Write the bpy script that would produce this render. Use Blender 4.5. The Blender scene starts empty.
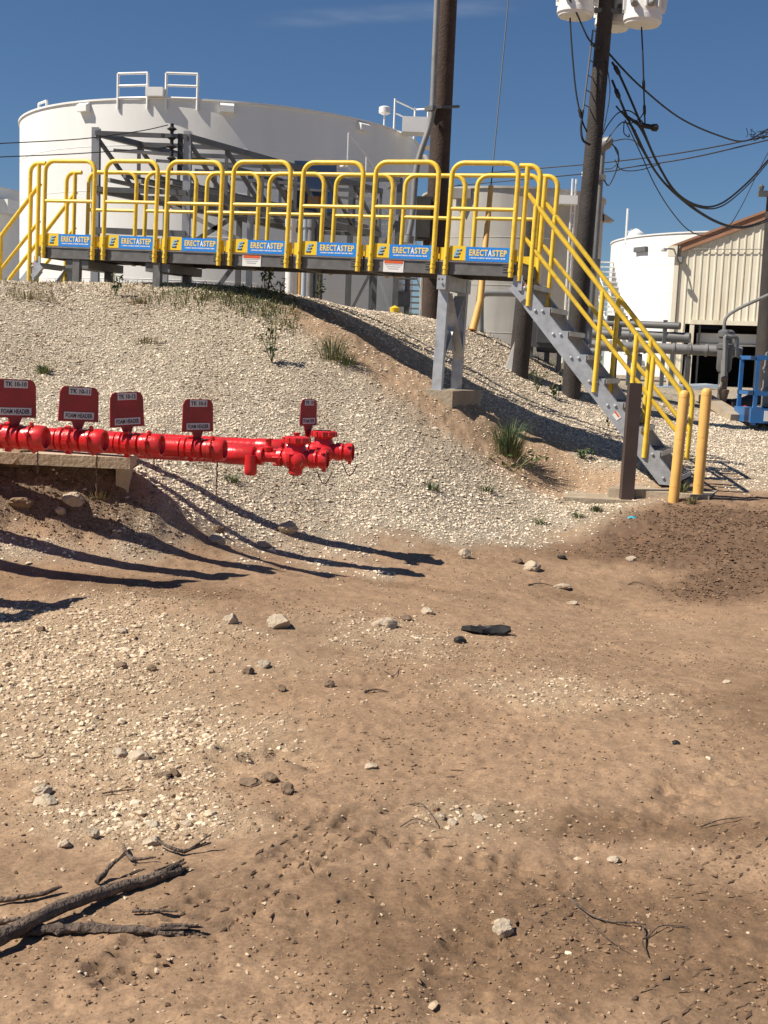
import bpy, math, random
import numpy as np
from mathutils import Vector, Matrix, Euler
random.seed(7); RNG = np.random.default_rng(11)
SC = bpy.context.scene
COL = SC.collection
rad = math.radians

# ------------------------------------------------------------------ camera
F = 1200.0
CAM = Vector((0, 0, 1.55))
PITCH, ROLL = math.atan(154 / F), 0.040
RM = (Matrix.Rotation(rad(90) - PITCH, 3, 'X') @ Matrix.Rotation(ROLL, 3, 'Z'))
cd = bpy.data.cameras.new('camera'); cam = bpy.data.objects.new('camera', cd); COL.objects.link(cam)
cam.matrix_world = Matrix.Translation(CAM) @ RM.to_4x4()
cd.sensor_fit = 'HORIZONTAL'; cd.sensor_width = 36.0; cd.lens = 36.0 * F / 768
cd.clip_start = 0.05; cd.clip_end = 5000
SC.camera = cam
# ------------------------------------------------------------------ light
AZ, EL = rad(15), rad(50)
SUN = Vector((-math.cos(AZ) * math.cos(EL), -math.sin(AZ) * math.cos(EL), math.sin(EL)))
ld = bpy.data.lights.new('sun', 'SUN'); ld.energy = 5.0; ld.angle = rad(0.53); ld.color = (1.0, 0.91, 0.785)
lo = bpy.data.objects.new('sun', ld); COL.objects.link(lo)
lo.rotation_euler = (-SUN).to_track_quat('-Z', 'Y').to_euler(); lo.location = (-20, -10, 30)
W = bpy.data.worlds.new('World'); SC.world = W; W.use_nodes = True
wn = W.node_tree; sky = wn.nodes.new('ShaderNodeTexSky'); sky.sky_type = 'NISHITA'; sky.sun_disc = False
sky.sun_elevation = EL; sky.sun_rotation = math.atan2(SUN.x, SUN.y); sky.air_density = 1.0; sky.dust_density = 0.0; sky.ozone_density = 10.0
hs = wn.nodes.new('ShaderNodeHueSaturation'); hs.inputs['Saturation'].default_value = 1.0; wn.links.new(sky.outputs[0], hs.inputs['Color']); wn.links.new(hs.outputs[0], wn.nodes['Background'].inputs[0]); wn.nodes['Background'].inputs[1].default_value = 0.050
SC.view_settings.view_transform = 'Standard'; SC.view_settings.look = 'None'
SC.view_settings.exposure = 0.50; SC.view_settings.gamma = 1.0

def _ray(px, py): return (RM @ Vector(((px - 384) / F, -(py - 512) / F, -1.0))).normalized()
def cirrus(pa, pb, width):
    L = wn.links.new; N = wn.nodes.new
    a, b = _ray(*pa), _ray(*pb); n = a.cross(b).normalized(); m = (a + b).normalized(); t = (b - a).normalized(); half = (b - a).length / 2
    g = N('ShaderNodeTexCoord')
    def dot(v):
        d = N('ShaderNodeVectorMath'); d.operation = 'DOT_PRODUCT'; L(g.outputs['Generated'], d.inputs[0]); d.inputs[1].default_value = v; return d.outputs['Value']
    def ramp(src, f0, f1, t0, t1):
        r = N('ShaderNodeMapRange'); r.interpolation_type = 'SMOOTHSTEP'
        for k, v in zip(('From Min', 'From Max', 'To Min', 'To Max'), (f0, f1, t0, t1)): r.inputs[k].default_value = v
        L(src, r.inputs['Value']); return r.outputs[0]
    def op(o, x, y=None, v=None):
        q = N('ShaderNodeMath'); q.operation = o; L(x, q.inputs[0])
        if y is not None: L(y, q.inputs[1])
        if v is not None: q.inputs[1].default_value = v
        return q.outputs[0]
    mp = N('ShaderNodeMapping'); mp.inputs['Scale'].default_value = (9, 9, 60); L(g.outputs['Generated'], mp.inputs[0])
    nz = N('ShaderNodeTexNoise'); nz.inputs['Scale'].default_value = 1.5; nz.inputs['Detail'].default_value = 5; L(mp.outputs[0], nz.inputs['Vector'])
    ac = op('ABSOLUTE', dot(n)); al = op('ABSOLUTE', op('SUBTRACT', dot(t), v=m.dot(t)))
    f = op('MULTIPLY', op('MULTIPLY', ramp(ac, 0, width, 1, 0), ramp(al, half * .5, half * 1.1, 1, 0)), ramp(nz.outputs['Fac'], .35, .7, .03, .15))
    mx = N('ShaderNodeMix'); mx.data_type = 'RGBA'; L(f, mx.inputs['Factor']); L(hs.outputs[0], mx.inputs['A']); mx.inputs['B'].default_value = (9, 9.3, 9.6, 1)
    L(mx.outputs['Result'], wn.nodes['Background'].inputs[0])
cirrus((250, 22), (540, 4), .009)

def at(px, py, Y):
    d = RM @ Vector(((px - 384) / F, -(py - 512) / F, -1.0))
    return CAM + d * (Y / d.y)

# ------------------------------------------------------------------ materials
MATS = {}
def mat(name, col, rough=0.6, metal=0.0, var=0.12, scale=6.0, bump=0.0, bscale=60.0, dirt=None, dirt_amt=0.0, dirt_scale=2.0, coat=0.0, streak=False):
    m = bpy.data.materials.new(name); m.use_nodes = True
    nt = m.node_tree; b = nt.nodes['Principled BSDF']
    b.inputs['Roughness'].default_value = rough; b.inputs['Metallic'].default_value = metal
    b.inputs['Coat Weight'].default_value = coat
    tc = nt.nodes.new('ShaderNodeTexCoord')
    n = nt.nodes.new('ShaderNodeTexNoise'); n.inputs['Scale'].default_value = scale; n.inputs['Detail'].default_value = 5
    nt.links.new(tc.outputs['Object'], n.inputs['Vector'])
    r = nt.nodes.new('ShaderNodeValToRGB'); c = Vector(col)
    r.color_ramp.elements[0].position = 0.3; r.color_ramp.elements[1].position = 0.7
    r.color_ramp.elements[0].color = (*(c * (1 - var)), 1); r.color_ramp.elements[1].color = (*[min(1, v * (1 + var)) for v in c], 1)
    nt.links.new(n.outputs['Fac'], r.inputs[0]); out = r.outputs[0]
    if dirt is not None:
        n2 = nt.nodes.new('ShaderNodeTexNoise'); n2.inputs['Scale'].default_value = dirt_scale; n2.inputs['Detail'].default_value = 8; n2.inputs['Roughness'].default_value = 0.65
        src = tc.outputs['Object']
        if streak:
            mp = nt.nodes.new('ShaderNodeMapping'); mp.inputs['Scale'].default_value = (1, 1, 0.12)
            nt.links.new(src, mp.inputs[0]); src = mp.outputs[0]
        nt.links.new(src, n2.inputs['Vector'])
        r2 = nt.nodes.new('ShaderNodeValToRGB'); r2.color_ramp.elements[0].position = 0.48; r2.color_ramp.elements[1].position = 0.72
        r2.color_ramp.elements[0].color = (0, 0, 0, 1); r2.color_ramp.elements[1].color = (dirt_amt,) * 3 + (1,)
        nt.links.new(n2.outputs['Fac'], r2.inputs[0])
        mx = nt.nodes.new('ShaderNodeMix'); mx.data_type = 'RGBA'
        nt.links.new(r2.outputs[0], mx.inputs['Factor']); nt.links.new(out, mx.inputs['A']); mx.inputs['B'].default_value = (*dirt, 1)
        out = mx.outputs['Result']
    nt.links.new(out, b.inputs['Base Color'])
    if bump:
        nb = nt.nodes.new('ShaderNodeTexNoise'); nb.inputs['Scale'].default_value = bscale; nb.inputs['Detail'].default_value = 4
        nt.links.new(tc.outputs['Object'], nb.inputs['Vector'])
        bp = nt.nodes.new('ShaderNodeBump'); bp.inputs['Strength'].default_value = bump; bp.inputs['Distance'].default_value = 0.02
        nt.links.new(nb.outputs['Fac'], bp.inputs['Height']); nt.links.new(bp.outputs[0], b.inputs['Normal'])
    MATS[name] = m
    return m

YEL = mat('yellow_paint', (0.84, 0.58, 0.055), 0.42, var=0.07, scale=9, dirt=(0.42, 0.25, 0.05), dirt_amt=0.45, dirt_scale=14)
YPL = mat('yellow_plate', (0.82, 0.56, 0.03), 0.45, var=0.05)
BOLL = mat('faded_yellow_plastic', (0.74, 0.42, 0.11), 0.55, var=0.08, dirt=(0.4, 0.24, 0.1), dirt_amt=0.4, dirt_scale=5)
BLUE = mat('blue_plate', (0.018, 0.22, 0.68), 0.4, var=0.05)
LETY = mat('yellow_lettering', (0.85, 0.62, 0.12), 0.5, var=0.02)
LETW = mat('white_lettering', (0.8, 0.82, 0.84), 0.5, var=0.02)
LETB = mat('black_lettering', (0.03, 0.03, 0.035), 0.5, var=0.02)
LETBL = mat('pale_blue_lettering', (0.25, 0.45, 0.6), 0.5, var=0.02)
STICK = mat('white_sticker', (0.75, 0.74, 0.72), 0.5, var=0.04)
STICKR = mat('orange_sticker_band', (0.65, 0.10, 0.02), 0.5, var=0.04)
ALU = mat('galvanised_grey', (0.42, 0.445, 0.475), 0.48, metal=0.35, var=0.12, scale=14, dirt=(0.2, 0.19, 0.18), dirt_amt=0.5, dirt_scale=6)
ALUD = mat('dark_frame_grey', (0.15, 0.148, 0.145), 0.5, metal=0.3, var=0.2, scale=8, dirt=(0.09, 0.08, 0.07), dirt_amt=0.6, dirt_scale=5)
GRAT = mat('dark_grating', (0.10, 0.10, 0.10), 0.6, metal=0.3, var=0.2)
STL = mat('rack_steel', (0.13, 0.135, 0.14), 0.6, metal=0.2, var=0.2, scale=3, dirt=(0.12, 0.08, 0.05), dirt_amt=0.4, dirt_scale=4)
STLG = mat('rack_steel_light', (0.33, 0.34, 0.36), 0.6, metal=0.1, var=0.12, scale=3)
TANKW = mat('white_tank_paint', (0.76, 0.76, 0.74), 0.55, var=0.03, scale=0.4, dirt=(0.55, 0.52, 0.46), dirt_amt=0.35, dirt_scale=0.5, streak=True)
TANKC = mat('weathered_tank_paint', (0.43, 0.415, 0.38), 0.6, var=0.10, scale=1.2, dirt=(0.26, 0.24, 0.21), dirt_amt=0.6, dirt_scale=1.6, streak=True)
WHT = mat('white_paint', (0.78, 0.78, 0.76), 0.5, var=0.04, scale=3)
RED = mat('red_pipe_paint', (0.60, 0.016, 0.020), 0.30, var=0.16, scale=8, coat=0.15, bump=.15, bscale=30, dirt=(0.34, 0.05, 0.035), dirt_amt=0.6, dirt_scale=11)
MAROON = mat('dark_red_sign_paint', (0.33, 0.026, 0.028), 0.5, var=0.15, scale=10, dirt=(0.14, 0.025, 0.022), dirt_amt=0.6, dirt_scale=12)
LABG = mat('label_grey', (0.62, 0.62, 0.64), 0.5, var=0.05)
WOODD = mat('brown_pole_wood', (0.055, 0.033, 0.023), 0.8, var=0.3, scale=5, bump=0.5, bscale=40, dirt=(0.03, 0.02, 0.016), dirt_amt=0.8, dirt_scale=6, streak=True)
WOODB = mat('black_pole_wood', (0.035, 0.03, 0.028), 0.8, var=0.3, scale=5, bump=0.5, bscale=40, dirt=(0.075, 0.05, 0.035), dirt_amt=0.6, dirt_scale=5, streak=True)
POSTB = mat('brown_post_paint', (0.062, 0.042, 0.038), 0.6, var=0.15, scale=5)
CREAM = mat('cream_siding', (0.72, 0.67, 0.54), 0.6, var=0.05, scale=1.5, dirt=(0.42, 0.33, 0.21), dirt_amt=0.5, dirt_scale=3.0, streak=True)
TRIM = mat('rusty_brown_trim', (0.30, 0.155, 0.09), 0.6, var=0.2, scale=3)
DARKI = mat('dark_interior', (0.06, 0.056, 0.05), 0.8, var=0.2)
PIPEG = mat('grey_pipe', (0.25, 0.25, 0.245), 0.55, metal=0.2, var=0.1, dirt=(0.16, 0.13, 0.1), dirt_amt=0.4, dirt_scale=5)
CABLE = mat('black_cable', (0.014, 0.014, 0.016), 0.6, var=0.2)
BLUEF = mat('blue_frame_paint', (0.02, 0.13, 0.36), 0.45, var=0.1, dirt=(0.08, 0.1, 0.14), dirt_amt=0.4, dirt_scale=7)
NAVY = mat('navy_panel', (0.018, 0.045, 0.11), 0.55, var=0.1)
CONC = mat('concrete', (0.36, 0.30, 0.22), 0.9, var=0.15, scale=5, bump=0.4, bscale=30, dirt=(0.28, 0.2, 0.13), dirt_amt=0.9, dirt_scale=3)
BEIGE = mat('beige_beam', (0.50, 0.42, 0.30), 0.85, var=0.12, scale=5, bump=0.3, bscale=40, dirt=(0.3, 0.2, 0.12), dirt_amt=0.6, dirt_scale=4)
STICKW = mat('weathered_branch', (0.105, 0.075, 0.057), 0.9, var=0.45, scale=30, bump=1.0, bscale=70, dirt=(0.25, 0.19, 0.14), dirt_amt=0.7, dirt_scale=26)
ROCK = mat('limestone_rock', (0.44, 0.365, 0.27), 0.9, var=0.22, scale=9, bump=0.7, bscale=35, dirt=(0.33, 0.22, 0.13), dirt_amt=0.8, dirt_scale=8)
ROCKD = mat('dirt_clod', (0.185, 0.128, 0.084), 0.95, var=0.25, scale=12, bump=0.7, bscale=35)
BLACKR = mat('black_rubber', (0.018, 0.017, 0.017), 0.7, var=0.3)
LEAF = mat('weed_leaf', (0.080, 0.125, 0.035), 0.7, var=0.35, scale=12)
LEAFD = mat('dark_weed_leaf', (0.048, 0.088, 0.028), 0.7, var=0.35, scale=12)
DRYG = mat('dry_grass', (0.20, 0.17, 0.075), 0.8, var=0.35, scale=9)
CHAIN = mat('rusty_chain', (0.16, 0.09, 0.06), 0.7, metal=0.4)
ORANGE = mat('orange_label', (0.5, 0.2, 0.03), 0.5)
LBLUE = mat('pale_blue_sheet', (0.45, 0.53, 0.62), 0.5, var=0.06)
TURQ = mat('turquoise_plastic', (0.02, 0.33, 0.45), 0.4)

# ------------------------------------------------------------------ mesh builder
class MB:
    def __init__(s): s.V = []; s.Fc = []; s.M = []
    def add(s, vs, fs, m=0):
        o = len(s.V); s.V += [Vector(v) for v in vs]; s.Fc += [tuple(i + o for i in f) for f in fs]; s.M += [m] * len(fs)
    def box(s, c, size, rot=None, m=0):
        hx, hy, hz = size[0] / 2, size[1] / 2, size[2] / 2
        vs = [Vector((x, y, z)) for x in (-hx, hx) for y in (-hy, hy) for z in (-hz, hz)]
        if rot is not None: vs = [rot @ v for v in vs]
        s.add([Vector(c) + v for v in vs], [(0, 1, 3, 2), (4, 6, 7, 5), (0, 4, 5, 1), (2, 3, 7, 6), (0, 2, 6, 4), (1, 5, 7, 3)], m)
    def beam(s, p0, p1, w, h, m=0, up=(0, 0, 1)):
        p0, p1 = Vector(p0), Vector(p1); x = (p1 - p0); L = x.length; x.normalize()
        u = Vector(up)
        if abs(x.dot(u)) > 0.98: u = Vector((0, 1, 0))
        y = u.cross(x).normalized(); z = x.cross(y)
        s.box((p0 + p1) / 2, (L, w, h), Matrix((x, y, z)).transposed(), m)
    def tube(s, pts, r, seg=8, m=0, caps=True):
        pts = [Vector(p) for p in pts]; n = len(pts)
        rs = r if isinstance(r, (list, tuple)) else [r] * n
        vs = []; prev = None
        for i, p in enumerate(pts):
            t = (pts[min(i + 1, n - 1)] - pts[max(i - 1, 0)]).normalized()
            if prev is None:
                a = Vector((0, 0, 1)) if abs(t.z) < 0.9 else Vector((1, 0, 0))
                u = t.cross(a).normalized()
            else:
                u = (prev - t * prev.dot(t)).normalized()
            prev = u; w = t.cross(u)
            for k in range(seg):
                a = 2 * math.pi * k / seg
                vs.append(p + (u * math.cos(a) + w * math.sin(a)) * rs[i])
        fs = []
        for i in range(n - 1):
            for k in range(seg):
                k2 = (k + 1) % seg
                fs.append((i * seg + k, i * seg + k2, (i + 1) * seg + k2, (i + 1) * seg + k))
        if caps:
            fs.append(tuple(reversed(range(seg)))); fs.append(tuple((n - 1) * seg + k for k in range(seg)))
        s.add(vs, fs, m)
    def lathe(s, p0, axis, prof, seg=16, m=0):
        """prof: list of (distance along axis, radius)"""
        ax = Vector(axis).normalized(); a = Vector((0, 0, 1)) if abs(ax.z) < 0.9 else Vector((1, 0, 0))
        u = ax.cross(a).normalized(); w = ax.cross(u); p0 = Vector(p0); vs = []
        for d, r in prof:
            for k in range(seg):
                t = 2 * math.pi * k / seg
                vs.append(p0 + ax * d + (u * math.cos(t) + w * math.sin(t)) * max(r, 1e-4))
        fs = []
        n = len(prof)
        for i in range(n - 1):
            for k in range(seg):
                k2 = (k + 1) % seg
                fs.append((i * seg + k, i * seg + k2, (i + 1) * seg + k2, (i + 1) * seg + k))
        fs.append(tuple(reversed(range(seg)))); fs.append(tuple((n - 1) * seg + k for k in range(seg)))
        s.add(vs, fs, m)
    def prism(s, poly, d, M, m=0):
        """poly in local xy, extruded along local z by d, placed by matrix M"""
        n = len(poly)
        vs = [M @ Vector((x, y, 0)) for x, y in poly] + [M @ Vector((x, y, d)) for x, y in poly]
        fs = [tuple(reversed(range(n))), tuple(range(n, 2 * n))] + [(i, (i + 1) % n, n + (i + 1) % n, n + i) for i in range(n)]
        s.add(vs, fs, m)
    def mesh(s, me, M, m=0):
        s.add([M @ v.co for v in me.vertices], [tuple(p.vertices) for p in me.polygons], m)

ORG = {}
def obj(name, mb, mats, parent=None, org=None, local=False, smooth=True, label=None):
    """link ONE mesh object. World-space vertices unless local."""
    if not isinstance(mats, (list, tuple)): mats = [mats]
    if parent is not None: o0 = ORG[parent.name] if not local else Vector((0, 0, 0))
    else: o0 = Vector(org) if org is not None else Vector((0, 0, 0))
    me = bpy.data.meshes.new(name)
    me.from_pydata([tuple(v - o0) for v in mb.V], [], mb.Fc)
    for q in mats: me.materials.append(q)
    me.polygons.foreach_set('material_index', mb.M)
    if smooth:
        me.polygons.foreach_set('use_smooth', [True] * len(me.polygons)); me.set_sharp_from_angle(angle=rad(38))
    me.update()
    o = bpy.data.objects.new(name, me); COL.objects.link(o)
    if parent is not None: o.parent = parent; ORG[o.name] = ORG[parent.name]
    else: o.location = o0; ORG[o.name] = o0
    if label: o['label'] = label
    return o
def tag(o, label, cat, group=None, kind=None):
    if label: o['label'] = label
    if cat: o['category'] = cat
    if group: o['group'] = group
    if kind: o['kind'] = kind
    return o
def empty(name, loc, label, cat, group=None, M=None):
    o = bpy.data.objects.new(name, None); COL.objects.link(o); o.empty_display_size = 0.2
    if M is not None: o.matrix_world = M
    else: o.location = loc
    ORG[o.name] = Vector(loc)
    return tag(o, label, cat, group)
def part_copy(src, parent, off):
    c = src.copy(); COL.objects.link(c); c.parent = parent; c.location = src.location + Vector(off); ORG[c.name] = ORG[parent.name]
    for ch in src.children:
        d = ch.copy(); COL.objects.link(d); d.parent = c; ORG[d.name] = ORG[parent.name]
    return c
def text_mesh(body, size, shear=0.0, bold=0.0, ext=0.0, spacing=1.0):
    cu = bpy.data.curves.new('text', 'FONT'); cu.body = body; cu.size = size; cu.shear = shear; cu.offset = bold; cu.extrude = ext
    cu.align_x = 'CENTER'; cu.align_y = 'CENTER'; cu.space_character = spacing; cu.resolution_u = 2
    t = bpy.data.objects.new('text', cu); COL.objects.link(t)
    bpy.context.view_layer.update()
    me = bpy.data.meshes.new_from_object(t.evaluated_get(bpy.context.evaluated_depsgraph_get()))
    bpy.data.objects.remove(t); bpy.data.curves.remove(cu)
    return me
def fit_text(me, w, h):
    """scale matrix so that the text fills w x h about its centre"""
    xs = [v.co.x for v in me.vertices]; ys = [v.co.y for v in me.vertices]
    cx, cy = (max(xs) + min(xs)) / 2, (max(ys) + min(ys)) / 2
    return Matrix.Diagonal((w / (max(xs) - min(xs)), h / (max(ys) - min(ys)), 1, 1)) @ Matrix.Translation((-cx, -cy, 0))

# ------------------------------------------------------------------ terrain
def _hash(ix, iy, seed):
    h = (ix.astype(np.int64) * 374761393 + iy.astype(np.int64) * 668265263 + seed * 974634533) & 0xffffffff
    h = ((h ^ (h >> 13)) * 1274126177) & 0xffffffff
    return ((h ^ (h >> 16)) & 0xffff) / 65535.0
def vnoise(x, y, seed=0):
    ix, iy = np.floor(x), np.floor(y); fx, fy = x - ix, y - iy
    fx = fx * fx * (3 - 2 * fx); fy = fy * fy * (3 - 2 * fy)
    a = _hash(ix, iy, seed); b = _hash(ix + 1, iy, seed); c = _hash(ix, iy + 1, seed); d = _hash(ix + 1, iy + 1, seed)
    return (a * (1 - fx) + b * fx) * (1 - fy) + (c * (1 - fx) + d * fx) * fy
def fbm(x, y, sc, octv=4, seed=0):
    s = 0; a = 0.5; t = 0
    for i in range(octv):
        s = s + a * vnoise(x * sc, y * sc, seed + i * 17); t += a; a *= 0.5; sc *= 2.03
    return s / t
def sstep(a, b, x):
    t = np.clip((x - a) / (b - a), 0, 1); return t * t * (3 - 2 * t)

ctrl = [at(*p) for p in [
    (0, 590, 6.75), (130, 595, 6.75), (100, 720, 4.85), (260, 570, 7.6), (430, 546, 9.3), (768, 480, 13.2), (720, 490, 12.4), (740, 470, 13.8), (640, 600, 8.6), (520, 531, 10.8), (610, 507, 11.7), (660, 491, 12.2), (674, 501, 11.7), (768, 500, 12.0), (768, 560, 9.5), (676, 480, 12.4),
    (600, 560, 9.6), (130, 487, 8.2), (60, 476, 8.2), (0, 478, 8.0), (130, 540, 7.75), (60, 530, 7.65), (0, 530, 7.5), (250, 500, 9.3), (250, 545, 8.6), (350, 500, 10.1),
    (100, 400, 11.1), (0, 400, 10.6), (250, 400, 11.7), (350, 400, 12.3), (400, 480, 10.7), (500, 460, 12.4), (560, 490, 12.6), (180, 340, 12.9), (60, 340, 12.6),
    (0, 281, 14.0), (100, 287, 14.4), (200, 290, 14.4), (285, 303, 14.2), (350, 330, 14.0), (400, 362, 14.0), (445, 385, 14.0), (450, 402, 13.1), (520, 422, 14.0), (600, 448, 13.8),
    (330, 306, 16.5), (430, 318, 17.0), (480, 334, 16.6), (520, 375, 16.0), (600, 390, 17.0), (590, 425, 14.8), (700, 430, 16.0), (760, 445, 15.6), (650, 392, 20.0), (740, 395, 20.0),
]]
ctrl += [Vector(p) for p in [(-9, 0, 0), (0, 0, 0), (9, 0, 0), (-5, 3, 0), (0, 3, 0), (5, 3, 0), (-1.2, 5, 0), (1.2, 5.5, 0), (4, 6, 0.02), (0.5, 7.5, 0), (-4.5, 6.0, 0.1), (9, 8, 0.1), (9, 13, 0.4), (9, 18, 0.9),
    (-6, 10, 1.3), (-9, 12, 2.0), (-9, 8, 0.9), (-5.8, 14.5, 1.9), (-6.3, 16.2, 1.3), (-7, 18, 1.2), (-4.5, 17.5, 2.0), (-3, 19.5, 1.3), (-9, 22, 1.2), (-4, 23, 1.2), (0, 21, 1.5), (0, 24, 1.2), (3, 22.5, 1.25), (6, 22, 1.2), (9, 23, 1.2)]]
CP = np.array([[v.x, v.y] for v in ctrl]); CZ = np.array([v.z for v in ctrl])
def _tps_k(r2): return np.where(r2 > 1e-12, 0.5 * r2 * np.log(np.maximum(r2, 1e-12)), 0)
def _solve():
    n = len(CP); d = CP[:, None, :] - CP[None]; K = _tps_k((d ** 2).sum(-1)) + np.eye(n) * 0.06
    P = np.c_[np.ones(n), CP]; A = np.zeros((n + 3, n + 3)); A[:n, :n] = K; A[:n, n:] = P; A[n:, :n] = P.T
    return np.linalg.solve(A, np.r_[CZ, 0, 0, 0])
TW = _solve()
def base_h(x, y):
    x = np.asarray(x, float); y = np.asarray(y, float); sh = x.shape
    xc = np.clip(x.ravel(), -9, 9); yc = np.clip(y.ravel(), 0, 24); n = len(CP)
    z = TW[n] + TW[n + 1] * xc + TW[n + 2] * yc
    for i in range(n): z = z + TW[i] * _tps_k((xc - CP[i, 0]) ** 2 + (yc - CP[i, 1]) ** 2)
    z = z.reshape(sh); f = sstep(20.5, 24.0, y)
    return z * (1 - f) + 1.2 * f
TOE = ([-9, -2.43, -1.65, -0.96, 0.37, 1.2, 2.2, 3.0, 3.5, 4.2, 9], [6.9, 7.45, 7.7, 8.5, 9.4, 10.4, 11.5, 12.3, 12.9, 13.1, 13.8])
def masks(x, y):
    n1 = fbm(x, y, 1.3, 4, 3); n2 = fbm(x, y, 4.5, 4, 9); n3 = fbm(x, y, 0.6, 3, 21)
    berm = sstep(-0.65, 0.75, y - np.interp(x, *TOE) + (n1 - 0.5) * 1.9 + (n2 - .5) * .9)
    def blob(cx, cy, rx, ry): return np.exp(-(((x - cx) / rx) ** 2 + ((y - cy) / ry) ** 2))
    fg = np.maximum.reduce([blob(-1.75, 5.75, 1.45, 1.05), 0.95 * blob(-1.0, 4.75, 0.75, 0.7), 0.8 * blob(-0.75, 3.85, 0.55, 0.28), 0.55 * blob(0.15, 6.4, 0.7, 0.5), .45 * blob(.9, 5.6, .8, .6), .5 * blob(.25, 3.9, .35, .2), .4 * blob(-1.2, 3.2, .4, .3), .3 * blob(1.2, 4.4, .6, .3)])
    fg = sstep(0.12, 0.95, fg + (n1 - 0.5) * 0.7 + (n2 - 0.5) * 0.5)
    mud = np.maximum(1.25 * blob(3.2, 10.3, 1.5, 1.6), 1.0 * blob(2.7, 8.9, 0.9, 0.6))
    mud = sstep(0.22, 0.8, mud + (n1 - 0.5) * 0.7 + (n2 - .5) * .3)
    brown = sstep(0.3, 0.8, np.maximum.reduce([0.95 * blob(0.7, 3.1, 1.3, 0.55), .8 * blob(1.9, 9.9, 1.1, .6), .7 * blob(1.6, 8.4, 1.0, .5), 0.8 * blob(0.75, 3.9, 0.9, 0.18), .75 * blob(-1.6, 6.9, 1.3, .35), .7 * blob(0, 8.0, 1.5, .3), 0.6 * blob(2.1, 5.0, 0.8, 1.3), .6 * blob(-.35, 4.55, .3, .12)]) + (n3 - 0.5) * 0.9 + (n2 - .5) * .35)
    def pb(px, py, D, r):
        p = at(px, py, D); return blob(p.x, p.y, r, r)
    red = sstep(0.18, 0.75, np.maximum.reduce([pb(320, 318, 13.9, .7), pb(360, 345, 13.6, .9), pb(415, 375, 13.4, 1.0), pb(470, 425, 13.0, .95), pb(530, 445, 13.0, 1.1), pb(590, 465, 12.7, .9), .95 * pb(20, 495, 7.8, .45), .95 * pb(75, 490, 7.85, .4), .9 * pb(120, 492, 8.0, .3)]) + (n1 - .5) * .7)
    return berm, fg, mud, brown, red, n1, n2
# tyre tracks: centre lines (world), half width
TRACKS = [([(0.22, 2.3), (0.30, 2.9), (0.52, 3.35), (0.86, 3.95), (1.2, 4.5)], 0.14, 0.058), ([(-0.3, 3.95), (0.13, 3.72), (0.6, 3.5), (1.3, 3.2)], 0.09, 0.07), ([(-.6, 2.85), (-.3, 3.4), (.05, 3.95)], .10, .055), ([(.75, 2.3), (.85, 2.8), (1.15, 3.4)], .12, .06), ([(1.15, 4.2), (1.5, 4.5), (2.1, 5.1)], .12, .06), ([(1.8, 9.9), (3.2, 9.2), (4.6, 8.6)], .16, .09), ([(2.4, 11.2), (3.8, 10.4), (5, 9.8)], .16, .09)]
def track_disp(x, y, mask=False):
    z = np.zeros_like(x); mk = np.zeros_like(x)
    for pts, hw, per in TRACKS:
        dmin = np.full_like(x, 9.0); sv = np.zeros_like(x); acc = 0; side = np.zeros_like(x)
        for (x0, y0), (x1, y1) in zip(pts[:-1], pts[1:]):
            L = math.hypot(x1 - x0, y1 - y0); ux, uy = (x1 - x0) / L, (y1 - y0) / L
            t = np.clip((x - x0) * ux + (y - y0) * uy, 0, L); qx, qy = x - (x0 + ux * t), y - (y0 + uy * t)
            d = np.hypot(qx, qy); k = d < dmin
            dmin = np.where(k, d, dmin); sv = np.where(k, acc + t, sv); side = np.where(k, qx * -uy + qy * ux, side); acc += L
        w = sstep(hw * 1.25, hw * 0.8, dmin) * sstep(0.25, 0.5, fbm(x, y, 1.6, 3, 40))
        mk = np.maximum(mk, w * sstep(.35, .6, fbm(x, y, 6, 3, 62)))
        lug = np.clip(np.sin(2 * math.pi * (sv / per + side / hw * 0.35)) * 2.2, -.6, 1) * np.clip(np.sin(2 * math.pi * (side / hw * 1.25 + .2)) * 2 + .6, 0, 1)
        z += w * (-0.006 - 0.020 * np.clip(lug, -.2, 1) * sstep(.3, .6, fbm(x, y, 9, 2, 61))) + 0.006 * np.exp(-((dmin - hw * 1.2) / (hw * 0.3)) ** 2) * sstep(.4, .6, fbm(x, y, 5, 3, 8))
    return mk if mask else z
def height(x, y, detail=True):
    x = np.asarray(x, float); y = np.asarray(y, float)
    z = base_h(x, y)
    if detail:
        berm, fg, mud, brown, red, n1, n2 = masks(x, y)
        near = sstep(30, 20, y)
        z = z + near * ((fbm(x, y, 0.9, 3, 5) - .5) * .05 + (n2 - .5) * (.012 + .03 * mud + .035 * red + .02 * berm) + (fbm(x, y, 7, 3, 36) - .5) * .009 * sstep(.42, .62, fbm(x, y, .8, 3, 44)) * (1 - berm) + (fbm(x, y, 16, 3, 31) - .5) * (.012 + .03 * mud + .02 * red) + (fbm(x, y, 38, 2, 35) - .5) * .013 * sstep(7.5, 5.5, y))
        z = z + near * track_disp(x, y) + (fbm(x, y, 9, 3, 80) - .55) * .10 * np.exp(-(((x + .42) / .38) ** 2 + ((y - 4.45) / .16) ** 2)) + (fbm(x, y, 11, 3, 81) - .5) * .035 * np.exp(-(((x - .1) / .6) ** 2 + ((y - 3.25) / .3) ** 2))
        for bx_, by_ in ((-1.65, 8.05), (-2.15, 8.0), (-2.7, 7.95)): z = z + .15 * np.exp(-(((x - bx_) / .4) ** 2 + ((y - by_) / .32) ** 2))
        # eroded bank at the left under the pipes
        z = z + near * ((fbm(x, y, 2.6, 4, 77) - .5) * .22 + (fbm(x, y, 10, 4, 78) - .5) * .11) * np.exp(-(((x + 2.2) / .9) ** 2 + ((y - 8.0) / .45) ** 2))
    return z
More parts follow.
